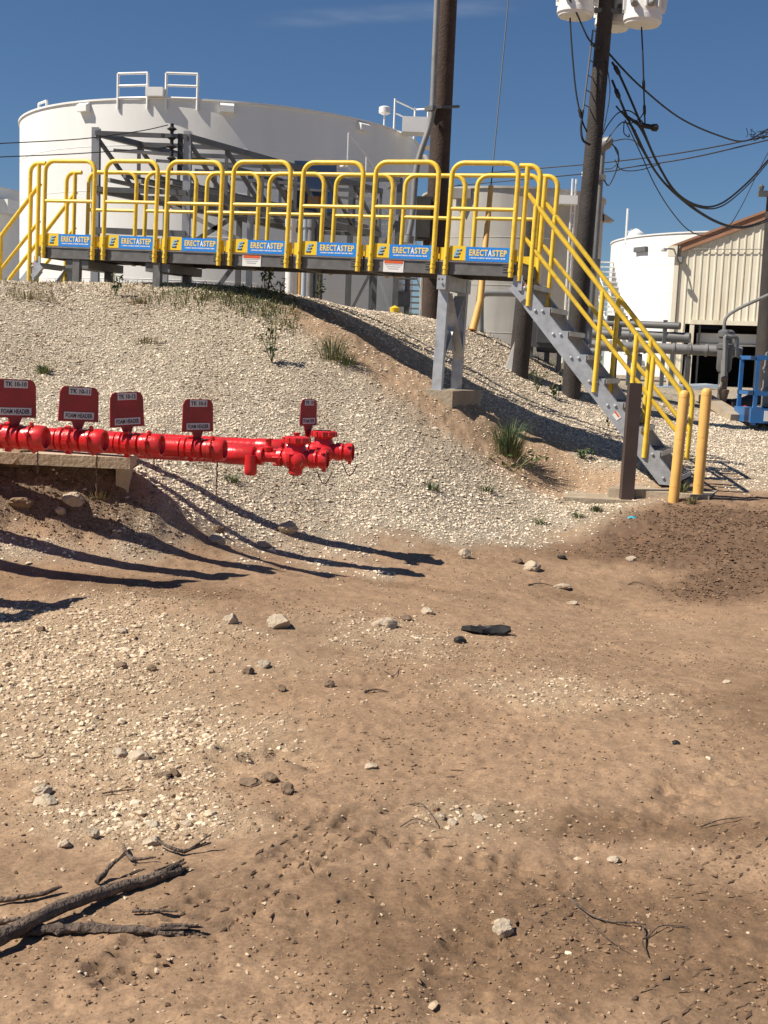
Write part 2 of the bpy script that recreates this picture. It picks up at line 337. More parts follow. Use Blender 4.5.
def gz(x, y): return float(height(np.array([x]), np.array([y]))[0])
_ys = np.geomspace(2.0, 24.0, 900)
def ground_at(px, py):
    d = RM @ Vector(((px - 384) / F, -(py - 512) / F, -1.0))
    t = _ys / d.y
    X, Z = CAM.x + d.x * t, CAM.z + d.z * t
    k = np.nonzero(Z < base_h(X, _ys))[0]
    i = k[0] if len(k) else len(_ys) - 1
    return Vector((X[i], _ys[i], gz(X[i], _ys[i])))

def grid_axis(fine0, fine1, step, grow, far):
    a = list(np.arange(fine0, fine1, step)); s = step; v = a[-1]
    while v < far: s *= grow; v += s; a.append(v)
    return a
xs = [0.0]; s = 0.0125
while xs[-1] < 900:
    s = 0.0125 if xs[-1] < 1.7 else (0.022 if xs[-1] < 5.2 else s * 1.09); xs.append(xs[-1] + s)
xs = np.array([-v for v in reversed(xs[1:])] + xs)
ys = [2.2]
while ys[-1] < 900: ys.append(ys[-1] + (0.0046 * ys[-1] if ys[-1] < 24 else 0.05 * ys[-1]))
yb = [2.2]; s = 0.03
while yb[-1] > -60: s *= 1.25; yb.append(yb[-1] - s)
ys = np.array(list(reversed(yb[1:])) + ys)
GX, GY = np.meshgrid(xs, ys)
GZ = height(GX, GY)
def fast_mesh(name, V, Fa, smooth=True):
    me = bpy.data.meshes.new(name); nv, nf, k = len(V), len(Fa), Fa.shape[1]
    me.vertices.add(nv); me.vertices.foreach_set('co', np.ascontiguousarray(V, np.float32).ravel())
    me.loops.add(nf * k); me.loops.foreach_set('vertex_index', np.ascontiguousarray(Fa, np.int32).ravel())
    me.polygons.add(nf); me.polygons.foreach_set('loop_start', np.arange(0, nf * k, k, dtype=np.int32))
    me.polygons.foreach_set('use_smooth', np.full(nf, smooth)); me.update(calc_edges=True)
    return me
ny, nx = GX.shape
idx = np.arange(nx * ny).reshape(ny, nx)
FA = np.stack([idx[:-1, :-1], idx[:-1, 1:], idx[1:, 1:], idx[1:, :-1]], -1).reshape(-1, 4)
gm = fast_mesh('ground', np.c_[GX.ravel(), GY.ravel(), GZ.ravel()], FA)
berm, fg, mud, brown, red, n1, n2 = [a.ravel() for a in masks(GX, GY)]
X_, Y_ = GX.ravel(), GY.ravel()
def mixc(c, d, f): return c * (1 - f[:, None]) + np.array(d)[None] * f[:, None]
c = np.tile(np.array([0.282, 0.186, 0.115]), (len(X_), 1))
big = fbm(X_, Y_, 0.8, 4, 55); c = c * (0.84 + 0.32 * big)[:, None]
c = c * (0.87 + .26 * fbm(X_ * .6, Y_ * 1.6, 1.3, 5, 57))[:, None]
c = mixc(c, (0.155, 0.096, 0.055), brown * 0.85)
c = mixc(c, (0.42, 0.315, 0.20), fg * 0.6)
c = mixc(c, (0.54, 0.48, 0.37), berm * 0.9)
c = mixc(c, (0.36, 0.215, 0.118), red * 0.85)
c = mixc(c, (0.125, 0.076, 0.047), mud * 0.92)
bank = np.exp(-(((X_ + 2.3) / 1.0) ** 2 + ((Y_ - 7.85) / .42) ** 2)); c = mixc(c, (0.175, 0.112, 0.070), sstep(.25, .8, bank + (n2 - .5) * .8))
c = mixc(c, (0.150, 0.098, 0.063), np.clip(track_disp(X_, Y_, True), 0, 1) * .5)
c = c * (0.84 + 0.32 * fbm(X_, Y_, 7, 4, 66))[:, None] * (0.72 + .56 * fbm(X_, Y_, 30, 3, 71))[:, None]
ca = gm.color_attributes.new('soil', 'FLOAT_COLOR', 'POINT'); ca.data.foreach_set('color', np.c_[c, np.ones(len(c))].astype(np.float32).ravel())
ga = gm.attributes.new('gravel', 'FLOAT', 'POINT'); ga.data.foreach_set('value', np.clip(np.maximum(berm * (1 - .75 * red), fg * .22) * (1 - mud), 0, 1).astype(np.float32))
wa = gm.attributes.new('wet', 'FLOAT', 'POINT'); wa.data.foreach_set('value', np.clip(mud, 0, 1).astype(np.float32))
def ground_mat():
    m = bpy.data.materials.new('soil_and_gravel'); m.use_nodes = True; nt = m.node_tree; b = nt.nodes['Principled BSDF']; L = nt.links.new
    N = lambda t: nt.nodes.new(t)
    tc = N('ShaderNodeTexCoord'); a = N('ShaderNodeAttribute'); a.attribute_name = 'soil'; g = N('ShaderNodeAttribute'); g.attribute_name = 'gravel'
    v = N('ShaderNodeTexVoronoi'); v.inputs['Scale'].default_value = 60; L(tc.outputs['Object'], v.inputs['Vector'])
    ve = N('ShaderNodeTexVoronoi'); ve.feature = 'DISTANCE_TO_EDGE'; ve.inputs['Scale'].default_value = 60; L(tc.outputs['Object'], ve.inputs['Vector'])
    sep = N('ShaderNodeSeparateColor'); L(v.outputs['Color'], sep.inputs[0])
    rp = N('ShaderNodeValToRGB'); rp.color_ramp.elements[0].color = (0.20, 0.16, 0.11, 1); rp.color_ramp.elements[1].color = (0.76, 0.67, 0.52, 1)
    rp.color_ramp.elements[1].position = 0.8; L(sep.outputs[0], rp.inputs[0])
    eg = N('ShaderNodeMapRange'); eg.inputs['From Max'].default_value = 0.14; L(ve.outputs['Distance'], eg.inputs['Value'])
    peb = N('ShaderNodeMix'); peb.data_type = 'RGBA'; peb.inputs['A'].default_value = (0.22, 0.165, 0.11, 1); L(eg.outputs[0], peb.inputs['Factor']); L(rp.outputs[0], peb.inputs['B'])
    fn = N('ShaderNodeTexNoise'); fn.inputs['Scale'].default_value = 75; fn.inputs['Detail'].default_value = 6; fn.inputs['Roughness'].default_value = .7; L(tc.outputs['Object'], fn.inputs['Vector'])
    mr = N('ShaderNodeMapRange'); mr.inputs['To Min'].default_value = 0.6; mr.inputs['To Max'].default_value = 1.4; mr.inputs['From Min'].default_value = .25; mr.inputs['From Max'].default_value = .75; L(fn.outputs['Fac'], mr.inputs['Value'])
    sm = N('ShaderNodeMix'); sm.data_type = 'RGBA'; sm.blend_type = 'MULTIPLY'; sm.inputs['Factor'].default_value = 1; L(a.outputs['Color'], sm.inputs['A'])
    cb = N('ShaderNodeCombineColor'); [L(mr.outputs[0], cb.inputs[i]) for i in range(3)]; L(cb.outputs[0], sm.inputs['B'])
    gf = N('ShaderNodeMath'); gf.operation = 'MULTIPLY'; gf.inputs[1].default_value = 0.75; L(g.outputs['Fac'], gf.inputs[0])
    mx = N('ShaderNodeMix'); mx.data_type = 'RGBA'; L(gf.outputs[0], mx.inputs['Factor']); L(sm.outputs['Result'], mx.inputs['A']); L(peb.outputs['Result'], mx.inputs['B'])
    L(mx.outputs['Result'], b.inputs['Base Color']); b.inputs['Roughness'].default_value = 0.92; b.inputs['Specular IOR Level'].default_value = .25
    nb = N('ShaderNodeTexNoise'); nb.inputs['Scale'].default_value = 38; nb.inputs['Detail'].default_value = 9; nb.inputs['Roughness'].default_value = .72; L(tc.outputs['Object'], nb.inputs['Vector'])
    hg = N('ShaderNodeMath'); hg.operation = 'MULTIPLY'; hm = N('ShaderNodeMath'); hm.operation = 'MULTIPLY'; hm.inputs[1].default_value = 2.2; L(g.outputs['Fac'], hm.inputs[0]); L(eg.outputs[0], hg.inputs[0]); L(hm.outputs[0], hg.inputs[1])
    ad = N('ShaderNodeMath'); ad.operation = 'MULTIPLY_ADD'; L(nb.outputs['Fac'], ad.inputs[0]); ad.inputs[1].default_value = 1.0; L(hg.outputs[0], ad.inputs[2])
    bp = N('ShaderNodeBump'); bp.inputs['Strength'].default_value = 0.8; bp.inputs['Distance'].default_value = 0.006; L(ad.outputs[0], bp.inputs['Height']); L(bp.outputs[0], b.inputs['Normal'])
    return m
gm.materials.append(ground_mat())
go = bpy.data.objects.new('ground', gm); COL.objects.link(go); tag(go, 'tan dirt yard rising into a gravel covered berm', 'ground', kind='structure')

# ------------------------------------------------------------------ scattered stones (uncountable gravel)
PHI = (1 + 5 ** .5) / 2
ICV = np.array([(-1, PHI, 0), (1, PHI, 0), (-1, -PHI, 0), (1, -PHI, 0), (0, -1, PHI), (0, 1, PHI), (0, -1, -PHI), (0, 1, -PHI), (PHI, 0, -1), (PHI, 0, 1), (-PHI, 0, -1), (-PHI, 0, 1)]); ICV /= np.linalg.norm(ICV[0])
ICF = np.array([(0, 11, 5), (0, 5, 1), (0, 1, 7), (0, 7, 10), (0, 10, 11), (1, 5, 9), (5, 11, 4), (11, 10, 2), (10, 7, 6), (7, 1, 8), (3, 9, 4), (3, 4, 2), (3, 2, 6), (3, 6, 8), (3, 8, 9), (4, 9, 5), (2, 4, 11), (6, 2, 10), (8, 6, 7), (9, 8, 1)])
def stone_mat(name, lo, hi):
    m = bpy.data.materials.new(name); m.use_nodes = True; nt = m.node_tree; b = nt.nodes['Principled BSDF']
    a = nt.nodes.new('ShaderNodeAttribute'); a.attribute_name = 'tone'
    r = nt.nodes.new('ShaderNodeValToRGB'); r.color_ramp.elements[0].color = (*lo, 1); r.color_ramp.elements[1].color = (*hi, 1)
    nt.links.new(a.outputs['Fac'], r.inputs[0])
    tc = nt.nodes.new('ShaderNodeTexCoord'); n = nt.nodes.new('ShaderNodeTexNoise'); n.inputs['Scale'].default_value = 60; n.inputs['Detail'].default_value = 4
    nt.links.new(tc.outputs['Object'], n.inputs['Vector'])
    mx = nt.nodes.new('ShaderNodeMix'); mx.data_type = 'RGBA'; mx.blend_type = 'OVERLAY'; mx.inputs['Factor'].default_value = .5
    nt.links.new(r.outputs[0], mx.inputs['A']); nt.links.new(n.outputs['Fac'], mx.inputs['B'])
    nt.links.new(mx.outputs['Result'], b.inputs['Base Color']); b.inputs['Roughness'].default_value = .9
    return m
OCV = np.array([(1, 0, 0), (-1, 0, 0), (0, 1, 0), (0, -1, 0), (0, 0, 1), (0, 0, -1.0)]); OCF = np.array([(0, 2, 4), (2, 1, 4), (1, 3, 4), (3, 0, 4), (2, 0, 5), (1, 2, 5), (3, 1, 5), (0, 3, 5)])
PEB = stone_mat('gravel_stone', (0.27, 0.195, 0.125), (0.86, 0.745, 0.59))
PEBY = stone_mat('yard_stone', (0.25, 0.16, 0.09), (0.78, 0.64, 0.46))
CLOD = stone_mat('dirt_clods', (0.11, 0.066, 0.038), (0.34, 0.22, 0.13))
def scatter(name, X, Y, S, material, label, tone=None, flat=0.65, sink=0.25, T=(ICV, ICF)):
    TV, TF = T; nv = len(TV)
    n = len(X); Z = height(X, Y)
    sc = S[:, None] * (np.c_[RNG.uniform(.75, 1.35, n), RNG.uniform(.7, 1.2, n), RNG.uniform(.5, 1.0, n) * flat / .65 * .8])
    P = (TV[None] + RNG.uniform(-.22, .22, (n, nv, 3))) * sc[:, None, :]
    a = RNG.uniform(0, 2 * math.pi, n); t = RNG.uniform(-.5, .5, n)
    ct, st = np.cos(t)[:, None], np.sin(t)[:, None]
    y = P[..., 1] * ct - P[..., 2] * st; z = P[..., 1] * st + P[..., 2] * ct; x = P[..., 0]
    ca, sa = np.cos(a)[:, None], np.sin(a)[:, None]
    V = np.stack([x * ca - y * sa + X[:, None], x * sa + y * ca + Y[:, None], z + (Z + S * sink * .6)[:, None]], -1).reshape(-1, 3)
    Fa = (TF[None] + (np.arange(n) * nv)[:, None, None]).reshape(-1, 3)
    me = fast_mesh(name, V, Fa, smooth=False)
    tv = np.repeat(RNG.uniform(0, 1, n) if tone is None else tone, nv)
    at_ = me.attributes.new('tone', 'FLOAT', 'POINT'); at_.data.foreach_set('value', tv.astype(np.float32))
    me.materials.append(material)
    o = bpy.data.objects.new(name, me); COL.objects.link(o)
    return tag(o, label, name.replace('_', ' '), kind='stuff')
def in_view(x, y, m=60):
    """keep only ground the photograph could show"""
    z = base_h(x, y); R = np.array(RM); P = np.stack([x, y, z - CAM.z], -1) @ R
    px = 384 + F * P[..., 0] / -P[..., 2]; py = 512 - F * P[..., 1] / -P[..., 2]
    return (px > -m * 3) & (px < 768 + m * 3) & (py < 1024 + m) & (py > 0)
# berm gravel
n = 190000; X = RNG.uniform(-6, 6, n); Y = RNG.uniform(6.8, 17.5, n)
k = masks(X, Y); p = k[0] * (1 - .82 * k[4]) * (1 - .8 * np.exp(-(((X + 2.3) / 1.0) ** 2 + ((Y - 7.85) / .42) ** 2))) * (1 - k[2]) * np.clip(.35 + 1.1 * fbm(X, Y, 1.1, 3, 90), 0, 1)
s = (RNG.uniform(0, 1, n) < p * .95) & in_view(X, Y); X, Y = X[s][:88000], Y[s][:88000]
scatter('berm_gravel', X, Y, RNG.uniform(.007, .017, len(X)) + (RNG.uniform(0, 1, len(X)) > .98) * .012, PEB, 'loose cream limestone gravel covering the berm slope', np.clip(RNG.normal(.70, .27, len(X)) - .38 * sstep(.5, .72, fbm(X, Y * .6, 1.7, 4, 93)), 0, 1), T=(OCV, OCF))
# yard gravel
n = 240000; X = RNG.uniform(-3.4, 3.6, n); Y = RNG.uniform(2.5, 11, n)
k = masks(X, Y); p = np.clip(k[1] * .85 + .13 * sstep(.42, .62, fbm(X, Y, 1.9, 4, 94)) * sstep(2.2, -.2, X) + .03, 0, 1) * (1 - .75 * k[2]) * (1 - k[0])
s = (RNG.uniform(0, 1, n) < p * np.clip(.15 + 1.3 * fbm(X, Y, 3.0, 3, 91), 0, 1)) & in_view(X, Y); X, Y = X[s][:38000], Y[s][:38000]
scatter('yard_gravel', X, Y, (.0035 + .0115 * RNG.uniform(0, 1, len(X)) ** 2.4 + (RNG.uniform(0, 1, len(X)) > .98) * .012) * (.5 + .5 * masks(X, Y)[1]), PEBY, 'scattered pale gravel on the dirt yard in front', np.clip(RNG.normal(.32, .24, len(X)) + .28 * masks(X, Y)[1], 0, 1), sink=.1)
# clods
n = 420000; X = RNG.uniform(-3.4, 5.5, n); Y = RNG.uniform(2.5, 13, n)
k = masks(X, Y); bk = np.exp(-(((X + 2.3) / 1.0) ** 2 + ((Y - 7.85) / .42) ** 2)); p = np.maximum(np.clip(k[2] * .5 + .35 + .5 * k[3], 0, 1) * (1 - k[0]) * np.where(Y > 7, .4, 1), bk * .9)
s = (RNG.uniform(0, 1, n) < p * np.clip(np.maximum(fbm(X, Y, 2.2, 3, 92) * 1.8 - .45, bk), 0, 1)) & in_view(X, Y); X, Y = X[s][:80000], Y[s][:80000]
kk = np.maximum(masks(X, Y)[2], .8 * np.exp(-(((X + 2.3) / 1.0) ** 2 + ((Y - 7.85) / .42) ** 2)))
scatter('soil_crumbs', X, Y, (.0020 + .0068 * RNG.uniform(0, 1, len(X)) ** 3.2) + kk * RNG.uniform(0, .012, len(X)), CLOD, 'brown crumbs of soil over the dirt and mud', np.clip(RNG.normal(.6, .28, len(X)) - .5 * kk, 0, 1), sink=.5, T=(OCV, OCF))
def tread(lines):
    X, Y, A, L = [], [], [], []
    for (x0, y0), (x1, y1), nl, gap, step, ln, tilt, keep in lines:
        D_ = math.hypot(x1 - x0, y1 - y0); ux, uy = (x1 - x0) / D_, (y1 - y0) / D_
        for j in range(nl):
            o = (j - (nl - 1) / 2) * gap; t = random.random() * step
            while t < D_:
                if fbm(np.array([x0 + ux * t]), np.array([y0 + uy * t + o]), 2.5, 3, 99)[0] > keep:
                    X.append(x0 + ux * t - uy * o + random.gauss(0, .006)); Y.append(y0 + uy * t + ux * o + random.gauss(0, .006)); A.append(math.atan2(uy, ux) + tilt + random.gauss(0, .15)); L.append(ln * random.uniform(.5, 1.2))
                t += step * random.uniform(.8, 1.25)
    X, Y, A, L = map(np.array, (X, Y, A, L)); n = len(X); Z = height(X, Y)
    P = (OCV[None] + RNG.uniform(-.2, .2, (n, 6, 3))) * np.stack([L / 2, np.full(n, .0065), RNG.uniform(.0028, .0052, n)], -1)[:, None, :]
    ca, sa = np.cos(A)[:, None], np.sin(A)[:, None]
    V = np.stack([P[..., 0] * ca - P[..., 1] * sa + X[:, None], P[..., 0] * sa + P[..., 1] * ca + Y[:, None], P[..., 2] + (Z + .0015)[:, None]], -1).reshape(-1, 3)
    me = fast_mesh('tyre_tread_shade_ridges', V, (OCF[None] + (np.arange(n) * 6)[:, None, None]).reshape(-1, 3), smooth=False)
    a_ = me.attributes.new('tone', 'FLOAT', 'POINT'); a_.data.foreach_set('value', np.repeat(RNG.uniform(.05, .5, n), 6).astype(np.float32)); me.materials.append(CLOD)  # low tones paint in the shadowed edges of the tread marks
    o = bpy.data.objects.new('tyre_tread_shade_ridges', me); COL.objects.link(o); tag(o, 'small soil ridges along the tyre treads, coloured dark for their shadowed edges', 'tyre tracks', kind='stuff')
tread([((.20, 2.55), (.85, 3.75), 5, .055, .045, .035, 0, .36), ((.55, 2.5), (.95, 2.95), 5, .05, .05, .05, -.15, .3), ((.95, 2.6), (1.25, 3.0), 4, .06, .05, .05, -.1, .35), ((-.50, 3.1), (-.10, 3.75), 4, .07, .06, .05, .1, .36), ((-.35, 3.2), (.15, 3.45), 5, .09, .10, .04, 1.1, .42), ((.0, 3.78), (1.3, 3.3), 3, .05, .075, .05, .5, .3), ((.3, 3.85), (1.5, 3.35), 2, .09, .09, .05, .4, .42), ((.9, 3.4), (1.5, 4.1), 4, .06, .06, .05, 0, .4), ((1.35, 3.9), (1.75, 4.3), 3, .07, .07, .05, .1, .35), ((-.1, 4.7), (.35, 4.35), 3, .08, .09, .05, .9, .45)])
# ------------------------------------------------------------------ storage tanks
def cyl_hit(cx, cy, R, px, z):
    """point on the near side of an upright cylinder seen in pixel column px (at about height z)"""
    best = None
    for k in range(721):
        a = math.pi + math.pi * k / 720
        p = Vector((cx + R * math.cos(a), cy + R * math.sin(a), z))
        q = RM.transposed() @ (p - CAM); x = 384 + F * q.x / -q.z
        n = Vector((math.cos(a), math.sin(a), 0))
        if n.dot(CAM - p) < 0: continue
        if best is None or abs(x - px) < best[0]: best = (abs(x - px), p, n)
    return best[1], best[2]
def tank(label, px, D, R, ztop, mt, zb=1.0, roofh=0.5, seams=4, group=None, seg=128):
    c = Vector(((px - 384) / F * D, D, zb))
    root = empty('storage_tank', c, label, 'storage tank', group)
    b = MB(); b.lathe(c, (0, 0, 1), [(0, R), (ztop - zb, R)], seg)
    obj('shell', b, mt, root)
    b = MB()
    for i in range(1, seams + 1):
        z = (ztop - zb) * i / (seams + 1); b.lathe(c, (0, 0, 1), [(z - .012, R + .002), (z - .006, R + .008), (z + .006, R + .008), (z + .012, R + .002)], seg)
    o = obj('weld_seam', b, mt, root); o['kind'] = 'stuff'
    b = MB(); b.lathe(c, (0, 0, 1), [(ztop - zb + .002, R + .05), (ztop - zb + .06, R + .05), (ztop - zb + .06 + roofh, .15)], seg)
    obj('roof', b, mt, root)
    return root, c
T1, c1 = tank('huge white oil tank with roof railings, behind the yellow platform', 214, 45.0, 7.10, 9.1, TANKW, seams=5)
R1, Z1 = 7.10, 9.1
def hood(root, px, w=.9, h=.5, dz=-.25):
    p, nrm = cyl_hit(c1.x, c1.y, R1, px, Z1); t = Vector((-nrm.y, nrm.x, 0)); b = MB()
    M = Matrix((t, nrm, Vector((0, 0, 1)))).transposed().to_4x4(); M.translation = p + Vector((0, 0, dz))
    prof = [(0, 0), (.20, -.12), (.20, -.30), (0, -.30)]
    M2 = M @ Matrix(((0, 0, 1, -w / 2), (1, 0, 0, 0), (0, 1, 0, .25), (0, 0, 0, 1)))
    b.prism(prof, w, M2); return obj('roof_vent', b, WHT, root)
for px in (85, 227, 362): hood(T1, px, .42)
def rim_rail(root, px0, px1, h, inset=.2, n=2):
    b = MB(); p0, n0 = cyl_hit(c1.x, c1.y, R1, px0, Z1); p1, n1_ = cyl_hit(c1.x, c1.y, R1, px1, Z1)
    q0 = p0 - n0 * inset; q1 = p1 - n1_ * inset
    for q in (q0, q1): b.tube([q + Vector((0, 0, -.28)), q + Vector((0, 0, h))], .045, 6)
    for i in range(n + 1):
        z = h - i * h / (n + .15); b.tube([q0 + Vector((0, 0, z)), q1 + Vector((0, 0, z))], .04, 6)
    return obj('roof_railing', b, WHT, root)
rim_rail(T1, 118.5, 148, .78, -.04); rim_rail(T1, 166, 198, .78, -.04); rim_rail(T1, 30, 38, .35, .3, 1)
p, nn = cyl_hit(c1.x, c1.y, R1, 157, Z1); t = Vector((-nn.y, nn.x, 0)); b = MB()
b.box(p + nn * .02 + Vector((0, 0, .2)), (.55, .45, .26), Matrix((t, nn, Vector((0, 0, 1)))).transposed()); obj('roof_platform', b, WHT, T1)
p, nn = cyl_hit(c1.x, c1.y, R1, 384, Z1); b = MB(); b.tube([p, p + Vector((0, 0, .5))], .035, 6); b.lathe(p + Vector((0, 0, .42)), (0, 0, 1), [(0, .1), (.05, .2), (.22, .2), (.26, .12)], 10); obj('gauge_head', b, WHT, T1)
b = MB(); pa, na = cyl_hit(c1.x, c1.y, R1, 394, Z1); pb_, nb_ = cyl_hit(c1.x, c1.y, R1, 411, Z1)
tt = (pb_ - pa).normalized(); po = pb_ + Vector((.55, -.2, 0))
for q in (pa, pb_ + Vector((.1, 0, 0)), po): b.tube([q, q + Vector((0, 0, 1.05))], .04, 6)
for z in (1.0, .6): b.tube([pa + Vector((0, 0, z)), pb_ + Vector((.1, 0, z)), po + Vector((0, 0, z))], .03, 6)
obj('roof_railing', b, WHT, T1)
b = MB(); b.box((pa + po) / 2 + Vector((.35, -.2, .25)), (1.3, .8, .5)); b.box(po + Vector((.05, 0, -.3)), (.5, .7, .06)); obj('roof_platform', b, WHT, T1)
b = MB(); M = Matrix.Translation(po + Vector((-.25, -.1, -1.3))) @ Matrix.Rotation(rad(90), 4, 'X'); b.prism([(0, 0), (.55, 0), (.3, .75), (0, .75)], .05, M); obj('side_bracket', b, WHT, T1)
def spiral_stair(root, c, R, a0, a1, z0, z1, n, w=.62, rail=True, part='stair_tread'):
    b = MB(); rb = MB(); top = []; low = []
    for i in range(n):
        f = i / (n - 1); a = a0 + (a1 - a0) * f; z = z0 + (z1 - z0) * f
        d = Vector((math.cos(a), math.sin(a), 0)); t = Vector((-d.y, d.x, 0))
        b.box(Vector((c.x, c.y, z)) + d * (R + w / 2 + .02), (.26, w, .05), Matrix((t, d, Vector((0, 0, 1)))).transposed())
        e = Vector((c.x, c.y, z)) + d * (R + w + .05); top.append(e + Vector((0, 0, 1.0))); low.append(e)
        if i % 3 == 0: rb.tube([e, e + Vector((0, 0, 1.0))], .022, 5)
    rb.tube(top, .025, 5); rb.tube(low, .03, 5)
    o = obj(part, b, WHT, root); o['kind'] = 'stuff'
    obj('stair_handrail', rb, WHT, root)
spiral_stair(T1, c1, R1, rad(-22), rad(6), 4.3, 1.2, 17)
spiral_stair(T1, c1, R1, rad(-52), rad(-22), 7.5, 4.3, 17)
b = MB(); q, qn = cyl_hit(c1.x, c1.y, R1, 398, 3); b.box(q + Vector((0, 0, .6)) + qn * .1, (.6, .5, .5)); b.tube([q + qn * .3 + Vector((0, 0, -2)), q + qn * .3 + Vector((0, 0, 1.6))], .09, 8); obj('side_valve', b, STL, T1)
b = MB()
for px in (345, 375):
    q, qn = cyl_hit(c1.x, c1.y, R1, px, 2.0); b.box(Vector((q.x, q.y, 2.05)) + qn * .12, (1.1, .3, .28), Matrix((Vector((-qn.y, qn.x, 0)), qn, Vector((0, 0, 1)))).transposed())
obj('base_ring_beam', b, STL, T1)

T2, c2 = tank('small weathered cream tank right behind the platform end', 498, 34.0, 2.48, 5.98, TANKC, zb=1.1, roofh=.15, seams=3)
b = MB(); p, nn = cyl_hit(c2.x, c2.y, 2.48, 566, 4.5)
for s in (-.06, .06):
    o_ = Vector((-nn.y, nn.x, 0)) * s + nn * .18
    b.tube([Vector((p.x, p.y, 1.6)) + o_, Vector((p.x, p.y, 6.3)) + o_], .025, 5)
for i in range(16): b.tube([Vector((p.x, p.y, 1.8 + .28 * i)) + Vector((-nn.y, nn.x, 0)) * -.06 + nn * .18, Vector((p.x, p.y, 1.8 + .28 * i)) + Vector((-nn.y, nn.x, 0)) * .06 + nn * .18], .014, 5)
obj('side_ladder', b, WHT, T2)
b = MB(); e = c2 + Vector((2.40, -.4, 4.55)); M = Matrix.Translation(e) @ Matrix.Rotation(rad(90), 4, 'X'); b.prism([(0, 0), (.26, -.16), (.26, -.20), (0, -.2)], .4, M); obj('eave_hood', b, TANKC, T2)
b = MB(); M = Matrix.Translation(c2 + Vector((1.15, -2.35, 4.35))); b.box(M @ Vector((0, 0, .3)), (.5, .35, .22)); obj('roof_hatch', b, WHT, T2)
b = MB(); p, nn = cyl_hit(c2.x, c2.y, 2.48, 461, 5); b.box(Vector((p.x, p.y, 5.85)) + nn * .08, (.5, .3, .25)); obj('overflow_box', b, TANKC, T2)
b = MB(); b.tube([c2 + Vector((1.8, -1, 4.6)), c2 + Vector((1.8, -1, 5.6))], .03, 5); b.lathe(c2 + Vector((1.8, -1, 5.45)), (0, 0, 1), [(0, .06), (.03, .11), (.14, .11)], 8); obj('gauge_head', b, WHT, T2)

T3, c3 = tank('clean white tank far back, left of the cream building', 742, 60.0, 7.2, 7.6, TANKW, seams=4)
b = MB(); p, nn = cyl_hit(c3.x, c3.y, 7.2, 642, 7); M3 = Matrix((Vector((-nn.y, nn.x, 0)), nn, Vector((0, 0, 1)))).transposed(); b.box(Vector((p.x, p.y, 7.0)) + nn * .05, (.85, .2, .22), M3); obj('shell_slot_vent', b, STL, T3)
b = MB(); p, nn = cyl_hit(c3.x, c3.y, 7.2, 626, 7.6); b.tube([Vector((p.x, p.y, 7.4)), Vector((p.x, p.y, 9.0))], .06, 6); b.lathe(Vector((p.x + .45, p.y + .2, 7.6)), (0, 0, 1), [(0, .5), (.3, .42), (.5, .15)], 12); obj('roof_fitting', b, WHT, T3)
spiral_stair(T3, c3, 7.2, rad(183), rad(214), 6.6, 1.4, 22, w=1.1)
T0, c0 = tank('white tank cut by the left edge of the photo, behind the huge tank', -170, 58.0, 10.0, 8.3, TANKW, seams=4)
b = MB(); p, nn = cyl_hit(c0.x, c0.y, 10.0, 3, 8); b.box(Vector((p.x, p.y, 7.5)) + nn * .3, (.9, .6, .6), Matrix((Vector((-nn.y, nn.x, 0)), nn, Vector((0, 0, 1)))).transposed()); obj('roof_vent', b, WHT, T0)

# ------------------------------------------------------------------ steel pipe rack walkway
A = at(95.5, 128, 26.0); B = at(187.5, 127, 26.0); zb = 1.1
dv = Vector((0.49, 0.87, 0)).normalized()
root = empty('pipe_rack', (A.x, A.y, zb), 'dark steel pipe rack with a truss bridge running back to the huge tank', 'pipe rack')
ztop = (A.z + B.z) / 2 - .15; zlow = ztop - 1.15; LEN = 8.2
def hpost(base, h, w=.16, name='post', m=STLG):
    b = MB(); b.box(Vector((base.x, base.y, zb + h / 2)), (w, .012, h)); b.box(Vector((base.x, base.y + w, zb + h / 2)), (w, .012, h)); b.box(Vector((base.x, base.y + w / 2, zb + h / 2)), (.012, w - .014, h)); b.box((base.x, base.y + w / 2, zb + .012), (.3, .3, .024))
    return obj(name, b, m, root)
hpost(A, ztop - zb + .12); hpost(B, ztop - zb + .12)
for k in (.28, .62, .98):
    for q in (A, B): hpost(q + dv * LEN * k, zlow - zb, .13, 'post', STL if k > .3 else STLG)
def member(name, p0, p1, w=.1, h=.1, m=STL):
    b = MB(); b.beam(p0, p1, w, h); return obj(name, b, m, root)
zv = lambda q, z: Vector((q.x, q.y, z))
A2, B2 = A + dv * LEN, B + dv * LEN
for q, q2 in ((A, A2), (B, B2)):
    member('top_chord', zv(q, ztop), zv(q2, ztop), .12, .12); member('bottom_chord', zv(q, zlow), zv(q2, zlow), .12, .14)
    N = 6
    for i in range(N + 1):
        e = q + dv * LEN * i / N
        if 0 < i: member('vertical_strut', zv(e, zlow), zv(e, ztop), .07, .07)
        if i < N: member('diagonal_strut', zv(q + dv * LEN * i / N, ztop - .05), zv(q + dv * LEN * (i + 1) / N, zlow + .05), .07, .07)
for i in range(7):
    e0, e1 = A + dv * LEN * i / 6, B + dv * LEN * i / 6
    member('cross_beam', zv(e0, ztop), zv(e1, ztop), .07, .09); member('cross_beam', zv(e0, zlow), zv(e1, zlow), .07, .10)
for i in range(5): member('walkway_pipe', zv(A.lerp(B, .15 + .17 * i), zlow + .2 + .1 * (i % 2)), zv(A2.lerp(B2, .15 + .17 * i), zlow + .2 + .1 * (i % 2)), .08, .08, STL if i % 2 else PIPEG)
for i in range(6): member('cable_tray', zv((A + dv * LEN * (i + .2) / 6).lerp(B + dv * LEN * (i + .2) / 6, .1), ztop - .3), zv((A + dv * LEN * (i + .5) / 6).lerp(B + dv * LEN * (i + .5) / 6, .92), ztop - .3), .16, .05, STLG)
